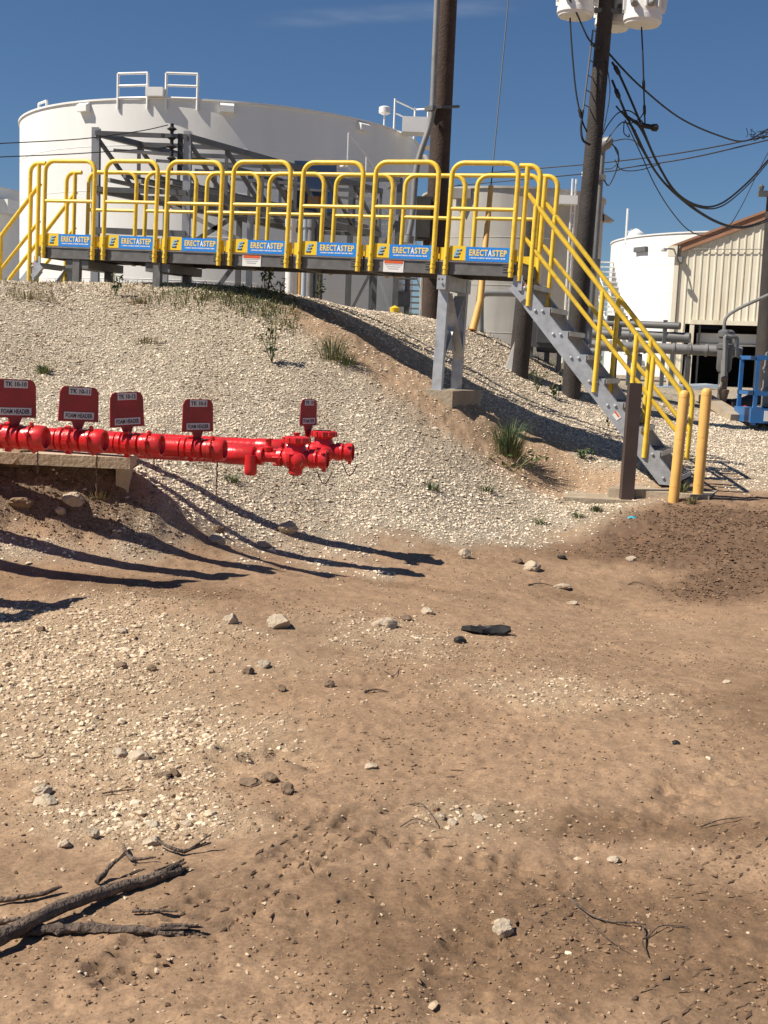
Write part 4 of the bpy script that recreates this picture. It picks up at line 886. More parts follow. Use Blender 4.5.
p0 = at(571, 392, 16.0); p1 = at(606.5, 0, 16.0); d = (p1 - p0) / (p1.z - p0.z)
pole2 = empty('utility_pole', p0, 'leaning black wooden utility pole with three transformer cans on top', 'utility pole')
b = MB(); b.tube([p0 - d * .6, p0, p0.lerp(p1, .5), p1, p1 + d * 2.0], [.13, .127, .112, .098, .095], 20); obj('pole', b, WOODB, pole2)
def can(px, py, D, r, h, flip=1):
    q = at(px, py, D); b = MB(); ax = Vector((.04, 0, 1)).normalized()
    b.lathe(q, ax, [(0, r * .90), (.03, r * .93), (.035, r), (.10, r), (.105, r * .97), (h - .1, r * .97), (h - .09, r), (h, r), (h + .06, r * .6), (h + .08, 0)], 24)
    o = obj('transformer', b, WHT, pole2)
    b = MB()
    for k in range(10):
        a = k * math.pi / 5 + .2; b.box(q + ax * (h * .5) + Vector((math.cos(a), math.sin(a), 0)) * (r + .015), (.05, .02, h * .6), Matrix.Rotation(a, 3, 'Z'))
    obj('cooling_fin', b, WHT, o)
    b = MB()
    for a in (-2.2, -1.4): b.lathe(q + ax * (h * .25) + Vector((math.cos(a), math.sin(a), 0)) * r * .95, (math.cos(a), math.sin(a), 0), [(0, .035), (.05, .05), (.09, .03), (.13, .02)], 10)
    b.lathe(q + ax * (h + .05) + Vector((.1, -.1, 0)), ax, [(0, .05), (.05, .08), (.09, .045), (.14, .07), (.18, .04), (.24, .06), (.28, .03)], 10)
    obj('bushing', b, PIPEG, o)
can(575, 17, 15.9, .235, .8); can(612, 29, 16.35, .23, .8); can(642, 25, 15.75, .24, .8)
b = MB(); b.beam(at(585, -6, 15.95), at(630, -3, 15.95), .08, .06); b.beam(at(588, 10, 15.95), at(632, 12, 15.95), .06, .05); obj('transformer_bracket', b, STL, pole2)
b = MB(); r0, r1 = at(593, 30, 15.8), at(583, 112, 15.8); b.tube([r0, r1], .012, 5)
for k in range(6):
    q = r0.lerp(r1, k / 5.5); b.tube([q, q + Vector((.09, .15, .0))], .008, 5)
obj('wire_standoff', b, STL, pole2)
q0 = at(518, 374, 16.0); q1 = at(533, 221, 16.0); dq = (q1 - q0).normalized(); stub = empty('cut_pole', q0, 'thick black cut off pole standing just behind the platform end', 'pole')
b = MB(); b.tube([q0 - dq * .5, q0, q1, q1 + dq * .02], [.138, .134, .122, .10], 18); obj('pole', b, WOODB, stub)
b = MB(); b.prism([(-.13, -.05), (.0, -.05), (.045, .44), (.02, .44)], .03, Matrix.Translation(q0 + Vector((-.09, -.06, 0))) @ Matrix.Rotation(rad(90), 4, 'X')); obj('marker_strip', b, WHT, stub)
# lamp on its own thin pole
p0 = at(588, 345, 17.5); p1 = at(602.5, 150, 17.5); g0 = gz(p0.x, p0.y)
lamp = empty('yard_lamp', (p0.x, p0.y, g0), 'grey yard lamp on a thin pole beside the leaning black pole', 'lamp')
b = MB(); b.tube([Vector((p0.x - .05, p0.y, g0 - .2)), p0, p1], [.05, .05, .042], 10); b.box(p0.lerp(p1, .42), (.15, .12, .14)); b.box(p0.lerp(p1, .86), (.14, .12, .08)); obj('pole', b, PIPEG, lamp)
b = MB(); a_, b_ = at(600, 148, 17.5), at(612, 139, 17.3); dd = (b_ - a_).normalized()
b.lathe(a_ - dd * .05, dd, [(0, .03), (.03, .06), (.10, .085), (.20, .088), (.27, .06), (.30, .02)], 14); obj('lamp_head', b, PIPEG, lamp)
# dark pole on the right edge
p0 = at(754, 400, 22.0); p1 = at(767, 196, 22.0); b = MB()
pole3 = empty('utility_pole', (p0.x, p0.y, gz(p0.x, p0.y)), 'dark pole at the right edge in front of the cream building', 'utility pole')
p0 += Vector((.16, 0, 0)); p1 += Vector((.16, 0, 0)); b.tube([Vector((p0.x, p0.y, .9)), p1], [.19, .16], 16); obj('pole', b, WOODB, pole3)
b = MB(); b.beam(p1 + Vector((-.35, -.1, .02)), p1 + Vector((.6, -.1, .05)), .09, .1)
for dx in (-.3, .1, .45): b.lathe(p1 + Vector((dx, -.1, .06)), (0, 0, 1), [(0, .02), (.05, .05), (.09, .05), (.12, .02)], 8)
obj('cross_arm', b, STL, pole3)
b = MB(); b.tube(curve([at(724, 331, 21.5), at(726, 318, 21.5), at(738, 309, 21.5), at(764, 297, 21.5), at(790, 285, 21.5)], 5), .030, 8); tag(obj('vent_pipe', b, PIPEG, org=at(724, 331, 21.5)), 'thin grey pipe bending up to the right before the dark edge pole', 'pipe')
# ------------------------------------------------------------------ wires (pts: px, py, distance)
def wire(lb, pts, r=.012, knots=(), grp='wires at the leaning pole'):
    r *= .8; P = curve([at(*p) for p in pts], 10); b = MB(); b.tube(P, r, 6)
    for k in knots:
        i = int(k * (len(P) - 2)); dd = (P[i + 1] - P[i]).normalized(); b.lathe(P[i] - dd * .07, dd, [(0, r), (.03, r * 1.9), (.11, r * 1.9), (.14, r)], 8)
    return tag(obj('cable', b, CABLE, org=P[0]), lb, 'cable', grp)
wire('thick cable sagging from the black pole to the top right edge', [(603, 45, 16), (612, 57, 16), (640, 86, 16.4), (680, 118, 17.5), (720, 136, 19), (745, 141, 20.5), (768, 129, 21.5), (800, 110, 23)], .017)
wire('upper of the two bundled cables drooping deep toward the right edge', [(612, 62, 16), (620, 76, 16), (636, 112, 16.2), (655, 158, 16.8), (676, 192, 17.5), (700, 206, 18.4), (722, 203, 19.2), (748, 182, 20.5), (768, 160, 21.5), (800, 125, 23)], .020, (.08,))
wire('second strand wound round the deep drooping cable', [(622, 112, 16), (640, 128, 16.1), (658, 165, 16.8), (678, 196, 17.5), (702, 208, 18.4), (724, 205, 19.2), (750, 183, 20.5), (770, 160, 21.5)], .014)
wire('lowest heavy cable ending at the cream building roof', [(612, 80, 16), (626, 114, 16), (643, 150, 16.5), (662, 180, 17.2), (690, 205, 18.2), (718, 222, 19.2), (742, 227, 20.2), (770, 218, 21.5), (800, 200, 22.5)], .020, (.06,))
wire('heavy cable lying next to the lowest one', [(616, 106, 16), (632, 126, 16.1), (648, 158, 16.6), (664, 183, 17.2), (692, 208, 18.2), (720, 224, 19.2), (744, 228, 20.2), (772, 220, 21.5)], .013)
wire('thin dark cable dropping to the building eave then rising', [(625, 120, 16), (640, 152, 16.4), (655, 185, 17), (672, 212, 18), (690, 231, 19), (710, 236, 20), (728, 227, 20.5), (742, 205, 21), (760, 168, 21.5), (775, 140, 22)], .010)
wire('dark service drop hanging straight under the right transformer', [(641.5, 27, 15.8), (643, 60, 15.8), (644, 95, 15.9), (645, 124, 16)], .013, (.62, .88))
wire('curved lead between the service drop and the pole cables', [(645, 110, 16), (640, 118, 16), (631, 123, 16), (622, 122, 16)], .010)
wire('long dark cable hanging under the left transformer', [(570, 18, 15.8), (572, 50, 15.8), (576, 92, 15.8), (582, 120, 15.8), (587, 132, 15.85)], .014, (.7,))
wire('second left cable running from the transformers down the pole', [(567, -6, 15.7), (577, 14, 15.7), (588, 38, 15.7), (597, 47, 15.8), (600, 50, 15.9)], .014, (.75,))
wire('looped black cable low on the left of the black pole', [(583, 110, 15.8), (581, 128, 15.8), (583, 140, 15.8), (590, 145, 15.85)], .020)
wire('arched jumper wire nearest the black pole', [(600, 139, 15.9), (610, 122, 15.9), (620, 112, 16), (632, 112, 16), (646, 126, 16)], .010)
wire('second jumper wire arching to the right', [(606, 142, 15.9), (616, 128, 15.9), (625, 122, 16), (636, 131, 16)], .010)
wire('thin jumper dropping from the pole to the lamp', [(606, 60, 15.9), (610, 90, 15.9), (606, 118, 15.9), (602, 136, 15.9)], .008)
wire('small curled tail of wire under the jumpers', [(624, 122, 16), (624, 133, 16), (629, 137, 16), (629, 134, 16)], .009)
wire('lead leaving the lamp head to the right', [(614, 141, 17.3), (626, 139, 17), (637, 143, 16.6), (648, 160, 16.7)], .010)
wire('slack black loop hanging right of the lamp', [(612, 144, 17.2), (618, 152, 17.2), (617, 168, 17.2), (609, 185, 17.2), (604, 180, 17.2)], .012)
wire('small inner slack loop right of the lamp', [(614, 146, 17.2), (619, 160, 17.2), (612, 168, 17.2), (605, 169, 17.3)], .010)
b = MB(); b.tube([at(629, 118, 16), at(640, 125, 16), at(654, 127.5, 16)], [.016, .03, .034], 8); b.lathe(at(652, 127.5, 16), (1, 0, 0), [(0, .045), (.06, .05), (.08, .03)], 8); tag(obj('cable_splice', b, CABLE, org=at(640, 125, 16)), 'thick black spliced cable stub pointing right from the bundle', 'cable')
wire('upper of two long thin wires crossing the sky at the right', [(440, 178, 30), (508, 171, 28), (600, 163, 26), (680, 153, 24), (768, 136, 22), (830, 120, 21)], .016, grp='long wires crossing the sky')
wire('lower of two long thin wires crossing the sky at the right', [(440, 187, 30), (545, 177.5, 28), (612, 171, 26), (625, 168, 25.5), (690, 158, 24), (768, 140, 22), (830, 125, 21)], .016, grp='long wires crossing the sky')
wire('slack wire looping from the lamp into the lower long wire', [(615, 160, 17.4), (622, 170, 18), (640, 170, 19), (660, 164, 20)], .010)
wire('upper of two wires running from the left edge to the rack insulator', [(-40, 146, 24), (0, 143.5, 24.5), (80, 139, 25.2), (140, 131, 25.8), (168, 125, 26)], .014, grp='wires left of the pipe rack')
wire('lower of two wires running from the left edge to the rack insulator', [(-40, 159, 24), (0, 157, 24.5), (70, 154, 25.2), (130, 150, 25.8), (170, 147, 26)], .014, grp='wires left of the pipe rack')
b = MB()
for k in range(16):
    q = at(752 + random.uniform(-6, 16), 137 + random.uniform(-5, 4), 21); b.tube(curve([q, q + Vector((random.uniform(-.05, .16), .05, random.uniform(-.02, .10))), q + Vector((random.uniform(-.05, .3), 0, random.uniform(-.05, .22)))], 3), .006, 4)
o = obj('wire_tangle', b, CABLE, org=at(755, 136, 21)); tag(o, 'tangle of black wire ends where the thick cable meets the right edge', 'wire tangle')
# guy wire with yellow guard
g = ground_at(472, 345); top = at(512, -40, 19.0); g1 = at(491, 186, 17.2); g = Vector((at(473, 330, 16.6)))
root = empty('guy_wire', (g.x, g.y, gz(g.x, g.y)), 'guy wire coming down from the sky into a yellow guard tube', 'guy wire')
b = MB(); b.tube([Vector((g.x - .05, g.y, gz(g.x, g.y) - .1)), g, g1, at(500, 90, 18), top], .009, 6); obj('wire', b, CABLE, root)
b = MB(); b.tube([g1, g1.lerp(g, .5) + Vector((.03, 0, 0)), g1.lerp(g, .8) + Vector((.05, 0, 0)), g], [.038, .042, .05, .055], 10); obj('guard', b, BOLL, root)
# ------------------------------------------------------------------ cream building
D = 28.0
L0 = at(673, 300, D); Zb = 1.15; ze = at(673, 247, D).z; BW = 9.0; x0 = L0.x; BA = rad(21)
def bl(px, py, off=0.0):
    t = at(px, py, 1.0).x; u = (t * D - x0) / (math.cos(BA) + t * math.sin(BA)); return Vector((x0 + u, D + off, at(px, py, D - u * math.sin(BA)).z))
xr_ = bl(768, 213); pitch = (xr_.z - ze) / (xr_.x - x0)
bld = empty('metal_building', (x0, D, Zb), 'cream ribbed metal building with rusty roof trim and a dark open bay', 'building'); bld.rotation_euler.z = -BA
ridge = ze + pitch * BW / 2
def roofz(x): return ze + pitch * min(x - x0, x0 + BW - x)
ox0, ox1 = bl(692, 350).x, bl(757, 350).x; oz = bl(700, 324).z
pw_ = .31
npan = int(BW / pw_); pw_ = BW / npan
for i in range(npan):
    a = x0 + i * pw_; bx_ = a + pw_ / 1; zb_ = oz if (a + pw_ > ox0 + .05 and a < ox1 - .05) else Zb
    b = MB(); prof = [(0, 0), (.10, 0), (.125, -.028), (.155, -.028), (.18, 0)]
    pts = []
    for k in range(2): pts += [(a + (k * .5 + q[0] * .5 / .19 * .19 / .31 * 1.0) * pw_ * 1.0, q[1]) for q in [(0, 0), (.17, 0), (.2, -.018), (.25, -.018), (.28, 0)]]
    pts.append((a + pw_, 0)); vs = []; fs = []
    for x, y in pts: vs += [(x, D + y, zb_), (x, D + y, roofz(x) - .02)]
    for k in range(len(pts) - 1): fs.append((2 * k, 2 * k + 2, 2 * k + 3, 2 * k + 1))
    b.add(vs, fs); obj('siding_panel', b, CREAM, bld, smooth=False)
for xx, nm in ((x0 - .02, 'side_wall'), (x0 + BW, 'side_wall')):
    b = MB(); b.box((xx + .01, D + 6.05, (Zb + ze) / 2), (.05, 12, ze - Zb)); obj(nm, b, CREAM, bld)
b = MB(); b.box((x0 + BW / 2, D + 12, (Zb + ze) / 2), (BW, .05, ze - Zb)); obj('rear_wall', b, CREAM, bld)
for s in (0, 1):
    xa, xb_ = (x0 - .12, x0 + BW / 2) if s == 0 else (x0 + BW + .12, x0 + BW / 2)
    b = MB(); za = ze - pitch * .12
    b.add([(xa, D - .08, za + .02), (xb_, D - .08, ridge + .02), (xb_, D + 12.1, ridge + .02), (xa, D + 12.1, za + .02), (xa, D - .08, za + .06), (xb_, D - .08, ridge + .06), (xb_, D + 12.1, ridge + .06), (xa, D + 12.1, za + .06)], [(0, 1, 2, 3), (7, 6, 5, 4), (0, 4, 5, 1), (1, 5, 6, 2), (2, 6, 7, 3), (3, 7, 4, 0)]); obj('roof', b, TRIM, bld)
    b = MB(); b.beam((xa, D - .055, za - .05), (xb_, D - .055, ridge - .05), .05, .19); b.beam((xa, D - .10, za + .045), (xb_, D - .10, ridge + .045), .035, .05); obj('rake_trim', b, TRIM, bld)
b = MB(); b.box((x0 + .03, D - .04, (Zb + ze) / 2), (.10, .03, ze - Zb - .1)); b.box((x0 - .06, D - .1, ze - .1), (.2, .1, .24)); obj('corner_trim', b, CREAM, bld)
b = MB(); b.box((ox0 - .03, D - .04, (Zb + oz) / 2), (.10, .04, oz - Zb)); b.box((ox1 + .03, D - .04, (Zb + oz) / 2), (.10, .04, oz - Zb)); b.box(((ox0 + ox1) / 2, D - .045, oz + .04), (ox1 - ox0 + .16, .05, .10)); obj('bay_frame', b, CREAM, bld)
b = MB(); cxb = (ox0 + ox1) / 2; wb_ = ox1 - ox0
cxb = (x0 + .1 + ox1 + .6) / 2; wb_ = ox1 + .6 - x0 - .1
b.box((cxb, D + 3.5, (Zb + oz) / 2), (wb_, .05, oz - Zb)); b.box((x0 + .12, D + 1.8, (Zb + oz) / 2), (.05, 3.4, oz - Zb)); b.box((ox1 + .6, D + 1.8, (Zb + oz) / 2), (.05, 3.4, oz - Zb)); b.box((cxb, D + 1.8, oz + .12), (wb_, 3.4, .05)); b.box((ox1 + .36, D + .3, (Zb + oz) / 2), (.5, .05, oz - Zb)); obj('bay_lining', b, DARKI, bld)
q = bl(728, 338, .9); b = MB(); b.box(q, (1.5, .9, .22)); b.box(q + Vector((0, -.48, -.15)), (1.5, .05, .04)); obj('door_curtain', b, WHT, bld)
q = bl(697, 345, .3); b = MB(); b.tube([(q.x, q.y, oz), (q.x, q.y, Zb)], .025, 6); obj('door_guide', b, PIPEG, bld)
b = MB(); q = bl(677, 250, -.05); b.tube(curve([q, q + Vector((-.12, -.25, 0)), q + Vector((-.2, -.4, -.03))], 4), .02, 6); b.lathe(q + Vector((-.22, -.42, 0)), (0, 0, -1), [(0, .03), (.04, .05), (.07, .08), (.08, .0)], 10); obj('wall_lamp', b, PIPEG, bld)
b = MB(); b.tube([bl(684, 249.5, -.06), bl(764, 249.5, -.06)], .010, 5); b.tube(curve([bl(681, 244, -.08), bl(679, 258, -.08), bl(682, 264, -.1)], 4), .03, 6); b.box(bl(680.5, 260, -.1), (.1, .1, .12)); obj('wall_conduit', b, PIPEG, bld)
# ------------------------------------------------------------------ pipes and plant at right
def gp(px, py, D): p = at(px, py, D); return p
p0, p1 = gp(540, 343, 19.5), gp(742, 352, 19.0)
pipe = empty('flanged_pipe', (p0.x, p0.y, gz(p0.x, p0.y)), 'long grey flanged pipe running behind the stairs to the building bay', 'pipe')
b = MB(); b.tube([p0, p1], .082, 16); obj('pipe', b, PIPEG, pipe)
dd = (p1 - p0).normalized()
for k in (.35, .52, .66, .74, .82, .89, .95):
    b = MB(); b.lathe(p0.lerp(p1, k), dd, [(0, .085), (.002, .098), (.035, .098), (.037, .085)], 16); obj('flange', b, PIPEG, pipe)
for k in (.2, .5, .74):
    q = p0.lerp(p1, k); g0 = gz(q.x, q.y); b = MB(); b.box((q.x, q.y, (q.z + g0) / 2 - .15), (.08, .08, max(.1, q.z - g0 + .1))); obj('pipe_stand', b, STL, pipe)
b = MB(); q = gp(725, 352, 18.8); g0 = gz(q.x, q.y)
b.lathe(Vector((q.x, q.y, gp(725, 372, 18.8).z)), (0, 0, 1), [(0, .09), (.05, .115), (.34, .115), (.36, .135), (.42, .135), (.44, .10), (.52, .10), (.54, .125), (.62, .125), (.65, .08)], 18); b.tube([Vector((q.x, q.y, g0 - .1)), Vector((q.x, q.y, q.z - .2))], .07, 10)
tag(obj('strainer', b, STL, org=(q.x, q.y, g0)), 'dark grey upright strainer body at the end of the flanged pipe', 'valve')
b = MB(); b.tube([gp(723, 392, 18.6), gp(726, 340, 18.6)], .04, 8); b.tube(curve([gp(719, 388, 18.6), gp(722, 382, 18.6), gp(723, 360, 18.6)], 4), .03, 8); tag(obj('drop_pipe', b, PIPEG, org=gp(723, 392, 18.6)), 'thin bent grey pipe below the upright strainer', 'pipe')
b = MB(); b.tube([gp(723, 389, 18.4)] and [gp(724, 390, 18.4), gp(725, 337, 18.4), gp(726, 336, 18.4), gp(736, 337, 18.4), gp(737, 338, 18.4), gp(737, 356, 18.4), gp(743, 358, 18.4)], .03, 8)
b2 = MB(); b2.tube([gp(723, 392, 18.3), gp(726, 375, 18.3)], .04, 8)
tag(obj('sample_pipe', b, PIPEG, org=gp(724, 390, 18.4)), 'inverted U shaped thin pipe right before the open bay', 'pipe')
root = empty('drain_valve', (gp(723, 392, 18).x, 18.0, gz(gp(723, 392, 18).x, 18.0)), 'small rusty drain valve on the ground before the bay', 'valve')
q = gp(723.5, 391, 18.0); b = MB(); b.lathe(q, (0, 0, 1), [(-.2, .04), (0, .085), (.02, .085), (.03, .045), (.13, .035), (.15, .055), (.20, .055), (.22, .02)], 12); obj('body', b, mat('rusty_iron', (.20, .14, .10), .8, var=.25, scale=20), root)
b = MB(); q = gp(674, 386, 23.5); b.box((q.x, q.y, q.z - .02), (1.5, 1.1, .07), Matrix.Rotation(rad(-4), 3, 'Y')); b.box((q.x, q.y, (q.z + 1.1) / 2 - .1), (1.3, .9, max(.1, q.z - 1.0))); tag(obj('cover_slab', b, LBLUE, org=(q.x, q.y, 1.1)), 'pale blue grey flat cover lying at the foot of the cream building', 'cover')
for k, (a_, b__, r_, lb) in enumerate(((( 585, 322, 24), (680, 326, 23), .07, 'upper dark pipe running behind the stairs toward the building')
    , ((585, 333, 24), (690, 338, 23), .10, 'lower dark pipe running behind the stairs toward the building'), ((538, 348, 17.5), (600, 352, 17.0), .06, 'short dark pipe from the black pole behind the stairs'))):
    p0, p1 = at(*a_), at(*b__); b = MB(); b.tube([p0, p1], r_, 10); n_ = 3
    for i in range(n_):
        q = p0.lerp(p1, .15 + .35 * i); g0 = gz(q.x, q.y); b.box((q.x, q.y, (q.z + g0) / 2), (.07, .07, max(.1, q.z - g0 + .2)))
    tag(obj('ground_pipe', b, STL, org=(p0.x, p0.y, gz(p0.x, p0.y))), lb, 'pipe')
q = at(617, 325, 22.5); b = MB(); g0 = gz(q.x, q.y); b.tube([(q.x, q.y, g0), (q.x, q.y, q.z + .08)], .045, 8); b.box((q.x, q.y, q.z + .12), (.36, .12, .10)); b.box((q.x, q.y, q.z - .1), (.16, .12, .2)); tag(obj('valve_handle', b, DARKI, org=(q.x, q.y, g0)), 'black T shaped valve handle seen through the stair rails', 'valve')
q = at(546, 335, 16.9); b = MB(); b.box(q, (.5, .35, .34)); b.box(q + Vector((.0, -.19, 0)), (.3, .03, .22)); g0 = gz(q.x, q.y)
for dx in (-.2, .2): b.box((q.x + dx, q.y, (q.z + g0) / 2 - .12), (.06, .06, q.z - g0))
tag(obj('junction_box', b, STL, org=(q.x, q.y, g0)), 'grey junction box on legs between the black pole and the stairs', 'junction box')
b = MB(); pts = curve([at(571, 366, 16.3), at(572, 376, 16.3), at(577, 390, 16.2), at(583, 396, 16.1)], 5); b.tube(pts, .025, 8); tag(obj('bent_conduit', b, PIPEG, org=pts[-1]), 'thin grey conduit bending into the gravel under the stairs', 'conduit')
b = MB(); pts = curve([at(480.5, 345, 21), at(480.5, 304, 21), at(482, 296, 21), at(489, 293, 21), at(530, 294, 21)], 6); b.tube(pts, .06, 10); tag(obj('elbow_pipe', b, PIPEG, org=pts[0]), 'grey elbow pipe rising before the weathered cream tank', 'pipe')
# hydrant like yellow post
q = at(394.5, 314, 18.0); g0 = gz(q.x, q.y); b = MB(); b.lathe((q.x, q.y, g0 - .1), (0, 0, 1), [(0, .05), (.18, .05), (.2, .09), (.24, .09), (.25, .06), (.34, .075), (.36, .04), (.38, .0)], 12); b.lathe((q.x + .05, q.y - .02, g0 + .15), (1, -.3, 0), [(0, .035), (.06, .03)], 8); tag(obj('hydrant', b, YPL, org=(q.x, q.y, g0)), 'tiny yellow hydrant on the crest left of the brown pole', 'hydrant')
# blue frame with grey drum
fa = at(753, 425, 16.5); g0 = fa.z; W_, Dp_ = 1.0, .75; H_ = at(747, 357, 16.5).z - g0
root = empty('blue_lift_frame', (fa.x + W_ / 2, fa.y + Dp_ / 2, g0), 'blue steel frame with a white notice, cut by the right edge', 'frame')
for dx in (0, W_):
    for dy in (0, Dp_): b = MB(); b.box((fa.x + dx, fa.y + dy, g0 + H_ / 2), (.05, .05, H_)); obj('upright', b, BLUEF, root)
for z in (H_, H_ * .47):
    for dy in (0, Dp_): b = MB(); b.box((fa.x + W_ / 2, fa.y + dy, g0 + z), (W_ + .05, .055, .06)); obj('cross_rail', b, BLUEF, root)
    for dx in (0, W_): b = MB(); b.box((fa.x + dx, fa.y + Dp_ / 2, g0 + z - .002), (.045, Dp_, .05)); obj('side_rail', b, BLUEF, root)
b = MB(); b.box((fa.x + W_ / 2, fa.y + Dp_ / 2, g0 + .13), (W_ + .1, Dp_ + .06, .20)); obj('base', b, BLUEF, root)
b = MB(); b.box((fa.x + .22, fa.y - .036, g0 + .13), (.18, .008, .14)); obj('notice', b, STICK, root)
q = Vector((fa.x + .42, fa.y + .35, g0 + .232)); root = empty('grey_drum', q, 'grey plastic drum standing inside the blue frame', 'drum')
b = MB(); b.lathe(q, (0, 0, 1), [(0, .20), (.02, .22), (.22, .22), (.23, .235), (.26, .235), (.27, .22), (.52, .22), (.53, .235), (.56, .235), (.57, .22), (.76, .21), (.8, .16)], 22); obj('drum', b, PIPEG, root)
b = MB(); b.lathe(q + Vector((0, 0, .8)), (0, 0, 1), [(0, .15), (.02, .17), (.06, .17), (.1, .1)], 18); obj('lid', b, LABG, root)
pts = curve([at(728, 406, 18.0), at(742, 404, 18.2), at(756, 399, 18.4), at(790, 392, 18.6)], 6); b = MB(); b.tube(pts, .10, 12); tag(obj('black_hose', b, BLACKR, org=pts[0]), 'thick black hose lying behind the blue frame', 'hose')
q = at(741, 413, 18.0); b = MB(); b.lathe(q + Vector((0, 0, -.1)), (.3, -.2, 1), [(0, .08), (.08, .1), (.16, .1), (.2, .05), (.22, .03)], 10); tag(obj('red_cap', b, RED, org=q), 'small red cap lying at the foot of the blue frame', 'cap')
b = MB(); b.beam(at(700, 395, 18.5), at(738, 418, 17.0), .22, .10); tag(obj('timber_kerb', b, CONC, org=at(720, 407, 17.8)), 'low grey sleeper running down toward the blue frame', 'sleeper')
# ------------------------------------------------------------------ plants
def blades(b, o, n, h, spread, w, lean=.5, m=0):
    for i in range(n):
        a = random.uniform(0, 6.28); r = spread * random.random() ** .7; p = o + Vector((math.cos(a) * r * .5, math.sin(a) * r * .5, -.01))
        hh = h * random.uniform(.45, 1.1); d = Vector((math.cos(a), math.sin(a), 0)) * hh * lean * random.uniform(.2, 1.2); s = Vector((-math.sin(a), math.cos(a), 0)) * w * random.uniform(.6, 1.2); mm = m if random.random() < .8 else 1
        q = p + d * .35 + Vector((0, 0, hh * .6)); t = p + d + Vector((0, 0, hh * random.uniform(.75, 1)))
        b.add([p - s * .5, p + s * .5, q + s * .4, q - s * .4, t], [(0, 1, 2, 3), (3, 2, 4)], mm)
def leaves(b, o, n, h, rx, sz, m=0):
    for i in range(n):
        c = o + Vector((random.gauss(0, rx), random.gauss(0, rx), h * random.random() ** .8))
        R = Euler((random.uniform(-1, 1), random.uniform(-1, 1), random.uniform(0, 6.28))).to_matrix(); s = sz * random.uniform(.6, 1.3)
        b.add([c + R @ Vector(v) * s for v in ((-1, 0, 0), (0, -.42, .1), (1, 0, 0), (0, .42, .1))], [(0, 1, 2, 3)], m)
def tuft(px, py, h, spread, n, lb, m=LEAFD, kind='grass'):
    n = max(n, 48)
    g = ground_at(px, py); b = MB()
    if kind == 'grass': blades(b, g, int(n * 1.6), h, spread, .008, .75); blades(b, g, int(n * .6), h * .4, spread * 1.7, .007, 1.2, 1); name, cat = 'grass_tuft', 'grass tuft'
    else:
        for k in range(max(2, n // 14)):
            t = g + Vector((random.gauss(0, spread * .5), random.gauss(0, spread * .3), h * random.uniform(.6, 1.05))); b.tube(curve([g, g.lerp(t, .5) + Vector((random.gauss(0, .02), 0, .01)), t], 3), [.005] * 7, 4, 1)
            for j in range(14):
                q = g.lerp(t, random.uniform(.25, 1.0)); leaves(b, q - Vector((0, 0, .01)), 1, .03, spread * .22, .034)
        name, cat = 'weed_plant', 'weed'
    return tag(obj(name, b, [m, DRYG], org=g, smooth=False), lb, cat, 'weeds and grass on the berm')
tuft(272, 362, .42, .13, 60, 'tall thin weed standing alone on the slope above the signs', LEAFD, 'weed')
tuft(332, 358, .36, .3, 80, 'clump of long green grass on the slope just under the platform shadow', LEAFD)
tuft(345, 364, .2, .25, 40, 'grass clump hanging to the right of the long green clump', LEAF)
tuft(508, 456, .45, .26, 200, 'dense dark green bush of grass right of the column footing', LEAFD)
tuft(513, 472, .22, .35, 60, 'lower straggling part of the dark green bush', LEAF, 'weed')
tuft(43, 373, .12, .12, 60, 'small round green tuft above the maroon signs at the left', LEAF)
tuft(147, 345, .1, .3, 45, 'dry low tuft on the slope left of the tall weed', DRYG)
tuft(28, 300, .14, .45, 60, 'dry grass patch below the left platform end', DRYG)
tuft(140, 305, .12, .4, 55, 'dry grass patch under the second platform panel', DRYG)
tuft(432, 489, .10, .14, 40, 'little weed on the gravel below the column', LEAFD)
tuft(486, 490, .07, .14, 30, 'flat weed right of the little weed', LEAFD)
tuft(596, 512, .08, .14, 30, 'flat weed on the gravel near the turquoise scrap', LEAFD)
tuft(578, 517, .06, .12, 24, 'small weed left of the turquoise scrap', LEAF)
tuft(540, 523, .06, .14, 26, 'low weed at the gravel toe', LEAF)
tuft(680, 494, .16, .12, 60, 'weed growing between the two yellow bollards', LEAFD)
tuft(690, 503, .09, .12, 34, 'small dry weed in front of the yellow bollards', DRYG)
tuft(537, 393, .38, .12, 42, 'thin weed on the gravel right of the black pole', LEAFD, 'weed')
tuft(555, 400, .22, .12, 28, 'short weed under the stair stringer', LEAFD, 'weed')
tuft(608, 428, .34, .10, 28, 'tall weed against the stair stringer', LEAFD, 'weed')
tuft(582, 460, .12, .2, 30, 'weed at the brown soil left of the dark post', LEAFD, 'weed')
tuft(320, 303, .45, .14, 42, 'leafy weed on the crest beside the standpipes', LEAFD, 'weed')
tuft(358, 307, .45, .12, 42, 'second leafy weed on the crest, right of the standpipes', LEAFD, 'weed')
tuft(266, 294, .34, .2, 56, 'dark shrub on the crest under the platform', LEAFD, 'weed')
tuft(280, 300, .28, .16, 42, 'dark shrub at the start of the platform shadow', LEAFD, 'weed')
tuft(384, 312, .18, .25, 50, 'grass at the foot of the yellow hydrant', LEAFD)
tuft(100, 520, .07, .15, 26, 'dry sprig between the pipe shadows', DRYG)
tuft(232, 482, .08, .12, 26, 'green sprig under the valve chain', LEAFD)
tuft(115, 297, .3, .10, 42, 'spindly weed below the left platform end', LEAFD, 'weed')
b = MB()
for k in range(2100):
    px, py = random.gauss(228, 44), random.uniform(287, 345)
    if not (150 < px < 300): continue
    if py > 296 + 20 * random.random() ** 2 + max(0, (px - 215)) * .36: continue
    g = ground_at(px, py); blades(b, g, 3, .10, .10, .009, .9, 0 if random.random() < .62 else 1)
